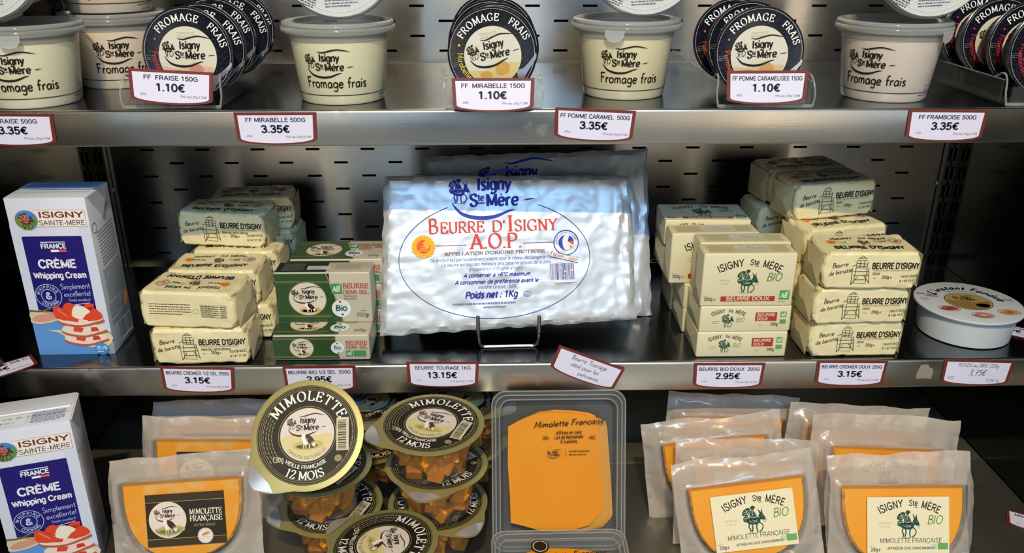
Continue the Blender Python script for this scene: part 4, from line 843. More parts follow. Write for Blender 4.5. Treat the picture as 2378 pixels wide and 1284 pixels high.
bpack('d', 8, 'topmost unsalted butter pack of the right stack, in shadow', .4330, 1.0190, 3, 11, gd, (0, -1))
bpack('d', 5, 'bottom unsalted butter pack at the back of the right stack', .4120, 1.0720, 0, 4, gd)
bpack('d', 6, 'second unsalted butter pack up at the back of the right stack', .4130, 1.0730, 1, 5, gd)
bpack('d', 7, 'third unsalted butter pack up at the back of the right stack', .4100, 1.0740, 2, 8, gd)
bpack('d', 8, 'dark rear unsalted butter pack left of the topmost pack', .4230, 1.0870, 3, 10, gd)

# ------------------------------------------------------------------ organic butter in cream boxes, 200 g
CW, CD, CH = .110, .067, .0338
creamb = mat('cream_box_paper', '#dad2ae', .4, bump=(60, .12, .0006))
def cream_box(lab, x, y, z):
    me = G().rbox(-CW / 2, CW / 2, -CD / 2, CD / 2, 0, CH, .0018, seg=3).me('cream_box', creamb, ang=50)
    o = root('cream_butter_box', lab, 'butter', x, y, z, (0, 0, 0), 'cream butter boxes with green rider print', me)
    folds(o, CW, CD, CH, creamb)
    A = Art(); A.at(-21, 1.2); biohead(A, 41); A.home()
    A.at(-21, -1.5, .22); rider(A, '#1f4a38', '#3d5a48'); A.home(); A.text('BIO', -6, -3.5, 6.0, '#6b8a4a', font='hand', sh=.15); A.micro(-40, -3, 9, 2, 2.4, '#8b8766', .6)
    A.rect(12, -2.5, 38, 9, '#a8362a'); A.up(); A.text('BEURRE', 25, 3.8, 3.9, '#ddd6b4', bold=1, width=22); A.text('DOUX', 14, -1.4, 3.9, '#ddd6b4', bold=1, al='l'); A.text('200g', 31, -8.6, 3.9, '#3a3a30', al='l', bold=1, sx=.85); A.micro(17, -8, 6, 1, 1, '#77735a', .5)
    abmark(A, 42, 2.5, 7.5, '#6fa05c'); A.rect(42, -6, 49.5, -.5, '#5f9a4c')
    A.build('front_printing', o, flat((0, -CD / 2, CH / 2), (1, 0, 0), (0, 0, 1), (0, -1, 0)))
    A = Art(); A.at(0, 4); biohead(A, 75); A.home()
    A.at(-1, -1, .38); rider(A, '#1f4a38', '#3d5a48'); A.home(); A.text('BIO', 30, -1, 10.5, '#6b8a4a', font='handb', sh=.2); A.text('DEPUIS', -28, -1, 2.0, '#8b8766', sp=.3); A.text('1909', -28, -5, 2.0, '#8b8766', sp=.4)
    A.rect(-31, -27, 34, -20.5, '#a8362a'); A.up(); A.text('BEURRE DOUX', 1.5, -26, 4.9, '#ddd6b4', bold=1, width=52); A.text('200g', -51, -26, 4.4, '#3a3a30', al='l', bold=1, sx=.85); A.text('e', -38, -26, 3.6, '#3a3a30'); A.micro(-52, -20, 9, 1, 1, '#77735a', .5)
    abmark(A, 39, -25, 12, '#4f9a50'); A.micro(38, -28, 14, 1, 1, '#7f9a72', .7)
    A.build('top_printing', o, flat((0, 0, CH), (1, 0, 0), (0, 1, 0), (0, 0, 1)))
    A = Art(); A.rect(-48, -12, 48, 12, '#c6c09c'); A.up(); A.rect(-14, 0, 24, 9, '#c9cad0'); A.up(); A.text('08/2022', -8, 2.4, 4, '#3c3c38', al='l', font='hand'); A.micro(6, 3, 16, 2, 2.8, '#9a86a8', .9, 3); A.micro(-46, 8, 30, 7, 2.9, '#9a957c', .6, 4); A.micro(28, 8, 20, 7, 2.9, '#a0967c', .6, 6)
    A.build('back_printing', o, flat((0, CD / 2, CH / 2), (1, 0, 0), (0, 0, -1), (0, 1, 0)))
    return o
c0 = cream_box('cream box at the bottom of the front stack, its red panel facing out', .3037, .911 + CD / 2, Z2 + .0003)
def cbox(lab, x, yf, zb, stand=False, yaw=0, roll=0):
    if stand: return again(c0, lab, x, yf + CH, zb + CD / 2, (rad(90), rad(roll), rad(yaw)))
    return again(c0, lab, x, yf + CD / 2, zb, (0, rad(roll), rad(yaw)))
L = CH + .0004
cbox('cream box second from the bottom of the front stack', .3045, .9115, Z2 + L)
cbox('cream box standing upright at the very front, large rider print', .3030, .9115, Z2 + 2 * L, True)
cbox('cream box standing upright right behind the front upright box', .3065, .9465, Z2 + 2 * L + .001, True)
cbox('bottom cream box in the second row', .3010, .9800, Z2 + .0003)
cbox('second cream box up in the second row', .3000, .9800, Z2 + L)
cbox('cream box upright in the second row, lit left of the front pair', .2790, .9830, Z2 + 2 * L, True, 1)
cbox('bottom cream box in the third row', .2990, 1.0480, Z2 + .0003)
cbox('second cream box up in the third row', .2975, 1.0480, Z2 + L)
cbox('third cream box up in the third row, reached over by shadow', .2790, 1.0185, Z2 + 2 * L + .0004)
cbox('topmost rear cream box, bluish in the shade', .2785, 1.0185, Z2 + 3 * L + .0040, False, -1)

# ------------------------------------------------------------------ organic butter in green boxes
GW, GD, GH = .1150, .067, .0340
def green_box(lab, x, y, z):
    gp, bp = mat('green_foil_paper', '#2b4a26', .25), mat('beige_foil_paper', '#b9b3a0', .35, bump=(60, .1, .0005))
    me = G().rbox(-GW / 2, GW / 2, -GD / 2, GD / 2, 0, GH, .0018, seg=3).me('green_box', bp, ang=50)
    o = root('green_butter_box', lab, 'butter', x, y, z, (0, 0, 0), 'green and beige butter boxes', me)
    folds(o, GW, GD, GH, bp)
    A = Art(); A.rect(-57.7, -15.2, 14, 15.2, gp); A.quad((14, -15.2), (21, -15.2), (17, 15.2), (14, 15.2), gp); A.up()
    for q in (-12.5, 11.3): A.rect(-57.7, q, 18, q + .5, '#8d8350'); A.rect(-57.7, q + 1.1, 18, q + 1.5, '#8d8350')
    A.line([(21, -15), (19, -4), (17.4, 4), (17, 15)], .9, '#9a8a58')
    A.up(); A.ell(-24, 0, 14.6, 13.4, '#8d8a5c'); A.up(); A.ell(-24, 0, 13.8, 12.6, '#d2c9b6'); A.ell(19, 0, 8, 8, '#d4dadc', 24); A.up(); brand(A, -24, 3, 23, '#2a2420'); cow(A, -23, -6, .16)
    A.text('Bio', 19, -2, 5, '#3f6a5c', bold=1, sx=1.05); A.ell(19, 6, .9, .9, '#1c1c1c', 8); A.ell(20, -6, .9, .9, '#1c1c1c', 8)
    A.text('BEURRE', 42, 4.4, 5.2, '#b5482e', font='serif', width=26); A.text('DEMI-SEL', 42, -1.0, 4.0, '#b5482e', font='serif', width=26)
    abmark(A, 29, -11.5, 8, '#3f8a58'); A.rect(38, -11.5, 53, -3.5, '#3f8a58')
    A.build('front_printing', o, flat((0, -GD / 2, GH / 2), (1, 0, 0), (0, 0, 1), (0, -1, 0)))
    A = Art(); A.rect(-57.7, -32, 8, 32, gp); A.quad((8, -32), (21, -32), (5, 32), (8, 32), gp); A.up()
    for q in (-25, 20): A.rect(-57.7, q, 8, q + .7, '#8d8350'); A.rect(-57.7, q + 1.8, 8, q + 2.4, '#8d8350')
    A.line([(21, -32), (17, -8), (11, 8), (5, 32)], 1.2, '#9a8a58', 3); A.up()
    A.ell(-20, -1, 23, 22.4, '#8d8a5c'); A.up(); A.ell(-20, -1, 22, 21.4, '#d2c9b6'); A.ell(20, -14, 11.6, 11.6, '#d4dadc', 30); A.up(); brand(A, -20, 5, 40, '#2a2420'); cow(A, -19, -13, .28)
    A.text('Bio', 20, -17, 7.6, '#3f6a5c', bold=2, sx=1.05); A.ell(19, -5, 1.3, 1.3, '#1c1c1c', 8); A.ell(21, -22, 1.3, 1.3, '#1c1c1c', 8)
    A.text('BEURRE', 39, 13, 6.4, '#b5482e', font='serif', width=31); A.text('DEMI-SEL', 39, 5.4, 5.0, '#b5482e', font='serif', width=31); A.text('Fabriqué en', 24, 1.5, 2.6, '#4a463e', al='l'); A.text('Normandie', 24, -2, 2.6, '#4a463e', al='l')
    abmark(A, 9.5, 6, 13, '#3f8a58'); A.text('200g', 38, -25, 5.4, '#4a463e', al='l', sx=.9); A.text('e', 52, -25, 4.5, '#4a463e'); A.micro(44, -17, 9, 1, 1, '#6b675c', .6)
    A.build('top_printing', o, flat((0, 0, GH), (1, 0, 0), (0, 1, 0), (0, 0, 1)))
    A = Art(); A.rect(-57, -15.5, 4, 15.5, '#232626'); A.up(); A.rect(-20, -8, 8, 4, '#c9cad0'); A.up(); A.micro(-50, 10, 26, 8, 3, '#8a8d90', .8, 5); A.micro(-18, 0, 24, 3, 2.6, '#565a60', 1, 6); A.micro(14, 8, 30, 6, 3, '#8f8a78', .6, 7)
    A.build('back_printing', o, flat((0, GD / 2, GH / 2), (1, 0, 0), (0, 0, -1), (0, 1, 0)))
    return o
g0 = green_box('green box lying flat at the bottom front of the green stack', -.2050, .9135 + GD / 2, Z2 + .0003)
again(g0, 'green box standing upright in front, round cream medallion in full view', -.2040, .9475 + GH, Z2 + GH + .0004 + GD / 2, (rad(90), 0, 0))
again(g0, 'bottom green box in the back row of the green stack', -.1960, 1.0190, Z2 + .0003)
again(g0, 'middle green box in the back row of the green stack', -.1955, 1.0195, Z2 + GH + .0006)
again(g0, 'top green box in the back row, medallion seen at a slant', -.1935, 1.0200, Z2 + 2 * GH + .0010)

# ------------------------------------------------------------------ silver foil slabs of pastry butter
foilm = mat('silver_foil', '#bcc1c6', .34, .24, bump=(34, .26, .0010), detail=9)
foilb = mat('foil_back', '#b9bab8', .4, .7)
def slab(lab, BL, BR, TL, TR, th, seed, full):
    BL, BR, TL, TR = map(Vector, (BL, BR, TL, TR)); C0 = (BL + BR) / 2
    e1 = ((BR + TR) - (BL + TL)).normalized(); e2 = ((TL + TR) - (BL + BR)); e2 = (e2 - e1 * e2.dot(e1)).normalized(); n = e1.cross(e2)
    nu, nv = 84, 54; V = []; F = []; sd = Vector((seed, seed * 2.3, 0))
    def P(i, j, back):
        u, v = i / nu, j / nv; p = (BL * (1 - u) + BR * u) * (1 - v) + (TL * (1 - u) + TR * u) * v - C0
        eu, ev = min(u, 1 - u) * .32, min(v, 1 - v) * .2; e = min(eu, ev); q = Vector((u * .32, v * .2, 0))
        cr_ = lambda a, b, c_: 1 - min(1, abs(mnoise.noise(Vector((q.x * a + q.y * b, q.y * a - q.x * b, seed + c_)))) * 7)
        h = .0004 * mnoise.noise(q * 9 + sd) + .0006 * cr_(6, 17, 3) - .0005 * cr_(16, -9, 8) + .0005 * cr_(28, 22, 5) + .0003 * (1 - min(1, abs(mnoise.noise(Vector((q.x * 26 + q.y * 30, q.y * 60 - q.x * 18, seed)))) * 6)) + .00018 * mnoise.noise(q * 90 + sd)
        k = max(0, 1 - e / .016)
        h += k * .0028 * mnoise.noise(q * 75 + sd * 3) + k * .0014 * mnoise.noise(q * 210)
        if u > .90: h += .0034 * mnoise.noise(Vector(((u - .90) * 34 + .5 * mnoise.noise(Vector((v * 7, seed, 0))), v * 4, seed))) * min(1, (u - .90) * 20)
        edge = max(0, 1 - e / .010); h -= .0065 * edge * edge
        if back: h = -th + .0065 * edge * edge + .001 * mnoise.noise(q * 30 - sd)
        out_ = Vector((0, 0, 0))
        if e < .004: out_ = (e1 * (1 if u > .5 else -1) * (eu < .004) + e2 * (1 if v > .5 else -1) * (ev < .004)) * (.0026 * mnoise.noise(q * 60 + sd) )
        return p + n * h + out_
    for b in (0, 1):
        for j in range(nv + 1):
            for i in range(nu + 1): V.append(P(i, j, b))
    m = (nu + 1) * (nv + 1); id_ = lambda i, j, b: b * m + j * (nu + 1) + i
    for j in range(nv):
        for i in range(nu):
            F.append((id_(i, j, 0), id_(i + 1, j, 0), id_(i + 1, j + 1, 0), id_(i, j + 1, 0)))
            F.append((id_(i, j, 1), id_(i, j + 1, 1), id_(i + 1, j + 1, 1), id_(i + 1, j, 1)))
    for i in range(nu): F.append((id_(i, 0, 0), id_(i, 0, 1), id_(i + 1, 0, 1), id_(i + 1, 0, 0))); F.append((id_(i, nv, 0), id_(i + 1, nv, 0), id_(i + 1, nv, 1), id_(i, nv, 1)))
    for j in range(nv): F.append((id_(0, j, 0), id_(0, j + 1, 0), id_(0, j + 1, 1), id_(0, j, 1))); F.append((id_(nu, j, 0), id_(nu, j, 1), id_(nu, j + 1, 1), id_(nu, j + 1, 0)))
    me = mesh('foil_butter_slab', V, F, foilm, ang=24)
    o = root('foil_butter_slab', lab, 'butter', C0.x, C0.y, C0.z, (0, 0, 0), 'silver foil slabs of butter', me)
    A = Art(); A.step = 5; B1 = '#16229c'; R1 = '#d8452c'; B2 = '#6f7cb4'
    cx, cy = 1180.0, 585.0; X = lambda px: (px - cx) * .545; Y = lambda py: (cy - py) * .572
    brand(A, X(1143), Y(455), 110, B1, B1, sw='#2238b0')
    if full:
        A.ring(X(1146), Y(600), 220 * .545, .7, '#2a3270', 118, 422, 90, ry=131 * .572)
        xs = X(1145)
        A.text('B', X(995), Y(541), 18.5, R1, font='serif', al='l', width=13); A.text('EURRE', X(1022), Y(541), 14, R1, font='serif', al='l', width=56); A.text("D'", X(1141), Y(541), 14, R1, font='serif', al='l', width=18); A.text('I', X(1176), Y(541), 20, R1, font='serif', al='l', width=9); A.text('SIGNY', X(1193), Y(541), 14, R1, font='serif', al='l', width=55)
        A.text('A.O.P.', X(1150), Y(577), 18.5, R1, font='serif', width=66); A.rect(X(1012), Y(568.6), X(1082), Y(567.4), '#c0605a'); A.rect(X(1212), Y(568.6), X(1283), Y(567.4), '#c0605a')
        A.text("APPELLATION D'ORIGINE PROTEGEE", X(1146), Y(590), 4, '#8a4a48', font='serif', width=126)
        A.text('Ce produit est particulièrement adapté pour le réseau Boulangerie Patisserie', X(1150), Y(603), 4, B2, width=168, sh=.25)
        A.text('Ce beurre est issu des meilleurs laits caractéristiques de la zone', X(1148), Y(614), 4, B2, width=138, sh=.25)
        A.text("d'Appellation d'Origine d'Isigny", X(1147), Y(625), 4, B2, width=68, sh=.25)
        A.text('A conserver à +6°C maximum', X(1149), Y(639), 4.6, B1, bold=1, width=84, sh=.25); A.text('A consommer de préférence avant le :', X(1151), Y(654), 4.8, B1, bold=1, width=108, sh=.25)
        A.text('Matière Grasse : 82%', X(1148), Y(665), 4.2, B2, width=48, sh=.25); A.text('Poids net : 1Kg', X(1134), Y(685), 8, B1, bold=2, width=66, sh=.25); A.ring(X(1218), Y(680), 5, .5, B2, ry=3.2); A.micro(X(1211), Y(681), 7, 2, 2, B2, .7)
        A.micro(X(1045), Y(699), 114, 1, 1, B2, 2.0, 4); A.micro(X(1115), Y(707), 40, 1, 1, B2, 1.4, 8)
        seal(A, X(983), Y(569), 0.01); A.poly([(X(983) + (15.2 if i % 2 else 13.6) * math.cos(pi * i / 24), Y(569) + (15.2 if i % 2 else 13.6) * math.sin(pi * i / 24)) for i in range(48)], '#f0b21c'); A.up(); A.ell(X(983), Y(569), 8.6, 8.6, '#e2581c', 28); A.ring(X(983), Y(569), 11, .7, '#e89a20'); A.up()
        for q in range(3): A.line([(X(983) - 6, Y(572 + 4 * q)), (X(983), Y(568 + 4 * q)), (X(983) + 6, Y(572 + 4 * q))], .7, '#f4c860', 2)
        bx, by = X(1312), Y(570)
        A.ring(bx, by, 15.5, 1, '#26348c'); A.ell(bx, by, 9.6, 9.6, '#2a3fae', 28); A.up(); A.poly([(bx - 2, by - 9.5), (bx - 5, by + 2), (bx - 1, by + 9.4), (bx + 4, by + 8.6), (bx + 1, by + 2), (bx + 8, by - 3), (bx + 6, by - 7.6)], '#e9e9ec', 2); A.poly([(bx, by - 4), (bx + 2, by + 1), (bx + 9, by + 1), (bx + 8, by - 6), (bx + 3, by - 7)], '#e0502a', 2)
        A.quad((bx - 19, by - 11), (bx + 15, by - 20), (bx + 14, by - 26), (bx - 20, by - 17), '#e6e4e6'); A.up(); A.text("BEURRE D'ISIGNY", bx - 2.5, by - 20.4, 3.2, '#c03a3a', bold=1, width=31, rot=-15); A.line([(bx - 19, by - 11), (bx + 15, by - 20), (bx + 14, by - 26), (bx - 20, by - 17), (bx - 19, by - 11)], .6, '#26348c')
        A.text("APPELLATION D'ORIGINE", bx, by, 2.2, '#26348c', arc=(11.6, 90, 1))
        A.barcode(X(1270), Y(658), 33, 25, '#2a3c9c', '#dfe2ea', 5); A.text('3 254550 002183', X(1300), Y(662), 2.2, B2)
    mp = onto(me, tuple((BL + BR + TL + TR) / 4 - C0), e1, e2, n)
    A.build('printing', o, mp, base=.0010)
    return o
slab('crumpled silver foil butter slab in front, leaning on the wire stand', (-.1392, .946, -.4740), (.1840, .963, -.4620), (-.1330, 1.026, -.2895), (.1800, 1.040, -.2945), .019, 3, True)
slab('silver foil butter slab behind the first one, mostly in shade', (-.0990, 1.012, -.4850), (.2160, 1.024, -.4850), (-.0900, 1.100, -.2855), (.2110, 1.108, -.2775), .019, 9, False)
st = root('wire_stand', 'grey wire easel holding the silver foil slab', 'stand', .020, .942, Z2 + .0018)
wm = mat('grey_wire', '#8f9292', .3, .9)
sx_, dy = .020, .942; zz = Z2 + .0018
def rel(p): return (p[0] - sx_, p[1] - dy, p[2] - zz)
g = G(); P = smooth([(-.0165, .9385, -.4655), (-.0160, .9390, -.4740), (-.0145, .9415, -.4845), (-.0100, .9430, -.4875), (-.002, .9430, -.4875), (.044, .9445, -.4875), (.052, .9445, -.4875), (.0565, .943, -.4840), (.0580, .9400, -.4730), (.0582, .9400, -.4645)], 4)
g.tube([rel(p) for p in P], .0018, 8); obj('front_bar', g.me('front_bar', wm), st)
for x in (-.0168, .0584):
    obj('hook', G().tube([rel(p) for p in [(x, .9385, -.4440), (x, .9385, -.4660), (x, .9410, -.4692), (x, .975, -.4700)]], .0024, 8).me('hook', wm), st)
    obj('back_wire', G().tube([rel(p) for p in [(x, .975, -.4700), (x + (.021 - x) * .2, 1.052, -.330), (x + (.021 - x) * .2, 1.060, -.326), (x, 1.075, -.4870)]], .0018, 8).me('back_wire', wm), st)

# ------------------------------------------------------------------ round fondue tub
t = root('fondue_tub', 'round white fondue box with illustrated lid at the right end', 'tub', .6145, .979, Z2 + .0003)
wp = mat('white_plastic', '#c9d0d6', .28)
obj('bowl', G().lathe([(0, .0015), (.050, .0015), (.0535, 0), (.0555, .0012), (.0590, .036), (.0610, .038)], 72).me('bowl', wp), t)
obj('lid', G().lathe([(.0600, .0355), (.0640, .0365), (.0650, .0385), (.0645, .0402), (.0625, .0408), (0, .0408)], 72).me('lid', mat('lid_white', '#c4cad0', .3)), t)
g = G().prism([(0, 0), (.012, .001), (.014, .008), (.004, .012)], -.0004, .0004); obj('tab', g.me('tab', wp), t, (.058, -.028, .0375), (rad(-90), 0, rad(-20)))
A = Art(); A.text("L'instant Fondue", 0, -2, 11.5, '#1a1b20', font='handx', arc=(40, 80, 1), sh=.2, sp=.06); A.text('Spécial de fromages', 0, -2, 4.0, '#4a4c52', font='hand', arc=(33.5, 88, 1))
A.ell(0, 0, 29, 27, '#3a3428'); A.up(); A.ell(0, 0, 28, 26, '#a08a52'); A.up(); A.poly([(-26, 2), (-10, -4), (10, -2), (25, 2), (20, -16), (0, -25), (-20, -16)], '#8a6a3a', 3); A.ell(14, -12, 9, 6, '#b08a5a', 20); A.up(); brand(A, 0, 9, 34, '#2a241c'); A.home()
A.text('IDÉAL MICRO', -46, 16, 3.4, '#3c3e44', bold=1, rot=-8); A.text('ONDES', -42, 10, 3.4, '#3c3e44', bold=1, rot=-8); A.micro(-58, 4, 10, 3, 3, '#6a6c72', .6); A.micro(40, 12, 18, 3, 3, '#55575c', .8, 6)
for cx_, cy_, c1, c2 in ((-32, -26, '#b04a34', '#8a3428'), (2, -43, '#c06a5a', '#d8a06a'), (38, -30, '#c88a3c', '#9a5a28')):
    A.ring(cx_, cy_, 13, .5, '#3c3a38', ry=8); A.poly([(cx_ - 11, cy_), (cx_ - 4, cy_ + 6), (cx_ + 7, cy_ + 5), (cx_ + 11, cy_ - 1), (cx_ + 2, cy_ - 6), (cx_ - 8, cy_ - 5)], c1, 3); A.up(); A.poly([(cx_ - 5, cy_ - 1), (cx_, cy_ + 3), (cx_ + 6, cy_ + 1), (cx_ + 1, cy_ - 4)], c2, 3)
A.line([(-14, -45), (0, -51), (14, -46)], .4, '#3c3a38', 3)
A.build('lid_printing', t, flat((0, 0, .0408), (math.cos(rad(-8)), math.sin(rad(-8)), 0), (-math.sin(rad(-8)), math.cos(rad(-8)), 0), (0, 0, 1)))
# ------------------------------------------------------------------ cups of aged cheese cubes with dark round lids
olive = mat('olive_foil', '#96905c', .42, .35); cupm = mat('clear_cup', '#6a655a', .06, clear=.92, inp={'Specular IOR Level': .8})
cubem = mat('cheese_cubes', '#ee9a26', .35, vary=('#d87f1e', 60, .4, .65), inp={'Subsurface Weight': .3, 'Subsurface Radius': (.02, .008, .002), 'Subsurface Scale': .5}); peel = mat('peeled_foil', '#c3c6cc', .2, .6)
def cup_art(A):
    A.ell(0, 0, 53.5, 53.5, '#1f1a12', 72); A.up()
    for r_ in (52.6, 50.6, 48.6): A.ring(0, 0, r_, .45, '#8d8458')
    A.ring(0, 0, 30.4, .6, '#8d8458'); A.ell(0, 0, 28.6, 28.6, '#c9bfa6', 60); A.up(); A.ell(0, 0, 27.8, 27.8, '#cfc6c0', 60); A.up(); A.poly([(-26, -2), (-10, 1), (8, -1), (26, 0), (22, -16), (0, -27), (-22, -16)], '#cdbf8c', 3); A.up()
    brand(A, -1, 11, 43, '#30241e', '#5a2a26'); cow(A, 0, -8, .34); A.up(); A.text('CROUTE NATURELLE', 0, 0, 3.6, '#7d725a', bold=0, arc=(26.6, 270, -1), sp=.08)
    w_ = '#ece8de'
    A.text('MIMOLETTE', 0, 0, 10.6, w_, font='serif', arc=(36.5, 88, 1), sx=1.0, sp=.03)
    A.text('VIEILLE FRANÇAISE', 0, 0, 4.0, w_, bold=1, arc=(36.6, 268, -1), sp=.04); A.text('12 MOIS', 0, 0, 8.6, w_, font='serif', arc=(47.8, 268, -1), sp=.05)
    A.text('130g', -30, -28, 5.4, '#cfc6a8', bold=1, sx=.8)
    for q in range(4):
        for a in range(150, 214, 7): A.ring(0, 0, 46.5 - q * 3, .9, '#8d8566', a + q * 2, a + q * 2 + 5.4, 3)
    for a in range(-50, 20, 8): A.ring(0, 0, 48.2, .8, '#8d8566', a, a + 6, 3)
    A.rect(31, -19, 44, 16, '#c9c0a4'); A.up()
    r = random.Random(4); y = -18
    while y < 14: h_ = r.choice((.5, .9, 1.3)); A.rect(32.5, y, 41.5, y + h_, '#2b241a'); y += h_ + r.choice((.5, .8))
    A.ell(33, -27, 4, 3.6, '#8d8458', 16)
cup_cache = {}
def cup(lab, x, y, zl, turn, tilt=(0, 0), k=1.0, group='cups of cheese cubes'):
    """zl = height of lid centre, turn = rotation of the lid print"""
    H_ = .0585; R = Euler((rad(tilt[0]), rad(tilt[1]), rad(turn)), 'XYZ')
    off = R.to_matrix() @ Vector((0, 0, H_ * k))
    loc = (x - off.x, y - off.y, zl - off.z)
    if 'c' in cup_cache:
        c = again(cup_cache['c'], lab, *loc, rot=R, group=group); c.scale = (k, k, k); return c
    t = root('cheese_cube_cup', lab, 'cup', *loc, rot=R, group=group); t.scale = (k, k, k)
    obj('bowl', G().lathe([(0, .0012), (.034, .0012), (.0378, 0), (.0405, .003), (.0472, .054), (.0495, .0568), (.056, .0572)], 40).me('bowl', cupm), t)
    rr = random.Random(8); n_ = 0
    for lay in range(4):
        for q in range(10 if lay else 8):
            a = rr.uniform(0, .4) + q * 2 * pi / (8 if lay else 6); R_ = (.0275 + .0026 * lay if q < (8 if lay else 6) else .010); s_ = .0092
            bm = bmesh.new(); bmesh.ops.create_cube(bm, size=1); bmesh.ops.bevel(bm, geom=bm.edges[:], offset=.10, segments=1, affect='EDGES')
            sc3 = (s_ * 2 * rr.uniform(.8, 1.15), s_ * 2 * rr.uniform(.8, 1.15), s_ * 2 * rr.uniform(.75, 1.1))
            rm = Euler((rr.uniform(-.5, .5), rr.uniform(-.5, .5), rr.uniform(0, 3))).to_matrix()
            for v in bm.verts: v.co = rm @ Vector((v.co.x * sc3[0], v.co.y * sc3[1], v.co.z * sc3[2]))
            me = G().bm(bm).me('cheese_cube', cubem, smooth=False)
            obj('cheese_cube', me, t, (R_ * math.cos(a), R_ * math.sin(a), .0105 + lay * .0112))
    r_ = .0597; out = [(r_ * math.cos(rad(a)), r_ * math.sin(rad(a))) for a in range(258, 258 + 295, 5)]
    out += smooth([(r_ * math.cos(rad(190)), r_ * math.sin(rad(190))), (-.0605, -.028), (-.0600, -.046), (-.0540, -.0545), (-.040, -.0590), (-.025, -.0600)], 3)[:-1]
    n = len(out); z0, z1 = .0574, .0582; V = [(a, b_, z0) for a, b_ in out] + [(a, b_, z1) for a, b_ in out] + [(a * .962, b_ * .962, .0586) for a, b_ in out] + [(0, 0, .0586)]
    F = [tuple(range(n))[::-1]] + [(i, (i + 1) % n, (i + 1) % n + n, i + n) for i in range(n)] + [(i + n, (i + 1) % n + n, (i + 1) % n + 2 * n, i + 2 * n) for i in range(n)] + [(i + 2 * n, (i + 1) % n + 2 * n, 3 * n) for i in range(n)]
    obj('lid', mesh('lid', V, F, olive), t)
    obj('peel_corner', mesh('peel_corner', [(-.0600, -.028, .0588), (-.052, -.034, .0600), (-.038, -.050, .0602), (-.034, -.0592, .0588), (-.0540, -.0545, .0588), (-.0600, -.046, .0588)], [(0, 5, 1), (5, 4, 2, 1), (4, 3, 2)], peel), t)
    A = Art(); A.step = 20; cup_art(A); A.build('printing', t, flat((0, 0, .0586), (1, 0, 0), (0, 1, 0), (0, 0, 1)))
    cup_cache['c'] = t; return t
cup('cheese cube cup on top of the left column, tipped to face outward', -.1985, .777, -.5055, 2, (46, -2), 1.005)
cup('cheese cube cup under the tipped one in the left column', -.2010, .831, -.5800, -32, (2, 2))
cup('cheese cube cup at the foot of the left column', -.1930, .838, -.6430, -22, (1, 0))
cup('cheese cube cup topping the right column, lid tilted slightly', -.0690, .818, -.5190, -22, (2, 1))
cup('cheese cube cup in the middle of the right column', -.0655, .829, -.5805, 38, (-1, 2))
cup('cheese cube cup at the foot of the right column', -.0665, .839, -.6430, 84, (0, 0))
cup('nearest cheese cube cup, cut by the bottom edge', -.1195, .7380, -.6190, -76, (3, -3))
cup('rear cheese cube cup in the dark behind the left column, upper', -.1640, .9720, -.5800, 60, (1, 1))
cup('rear cheese cube cup in the dark behind the left column, lower', -.1660, .9760, -.6430, 20)
cup('rear cheese cube cup in the dark behind the right column, upper', -.0390, .9640, -.5760, 110, (-2, 2))
cup('rear cheese cube cup in the dark behind the right column, lower', -.0410, .9700, -.6430, 150)

# ------------------------------------------------------------------ vacuum packed half-moon cheeses
milky = mat('bag_film', '#cfc6ba', .20, clear=.54, edge=0); tight = mat('bag_film_tight', '#3a2a18', .10, clear=.94, edge=0, inp={'Specular IOR Level': .9})
orange = mat('mimolette_paste', '#ee9a14', .42, vary=('#f2a424', 14, .35, .65), inp={'Subsurface Weight': .1, 'Subsurface Radius': (.01, .004, .001), 'Subsurface Scale': .5})
aged = mat('aged_paste', '#ea9a20', .5, vary=('#e0b060', 55, .46, .72), bump=(140, .4, .001))
rind = mat('mimolette_rind', '#c4863c', .75, vary=('#e0ae62', 110, .42, .6), bump=(160, .8, .002))
bagm = bpy.data.materials.new('vacuum_bag'); bagm.use_nodes = True
nt = bagm.node_tree; b = nt.nodes['Principled BSDF']; b.inputs['Roughness'].default_value = .18; b.inputs['Specular IOR Level'].default_value = .7
at = nt.nodes.new('ShaderNodeAttribute'); at.attribute_name = 'milk'; tr = nt.nodes.new('ShaderNodeBsdfTransparent'); mx = nt.nodes.new('ShaderNodeMixShader')
mr = nt.nodes.new('ShaderNodeMapRange'); mr.inputs[3].default_value = .94; mr.inputs[4].default_value = .54
mc = nt.nodes.new('ShaderNodeMix'); mc.data_type = 'RGBA'; mc.inputs[6].default_value = hexc('#4a3820'); mc.inputs[7].default_value = hexc('#d2c8bb')
for a_, b_ in ((at.outputs['Fac'], mr.inputs[0]), (at.outputs['Fac'], mc.inputs[0]), (mc.outputs[2], b.inputs['Base Color']), (mr.outputs[0], mx.inputs[0]), (b.outputs[0], mx.inputs[1]), (tr.outputs[0], mx.inputs[2]), (mx.outputs[0], nt.nodes['Material Output'].inputs[0])): nt.links.new(a_, b_)
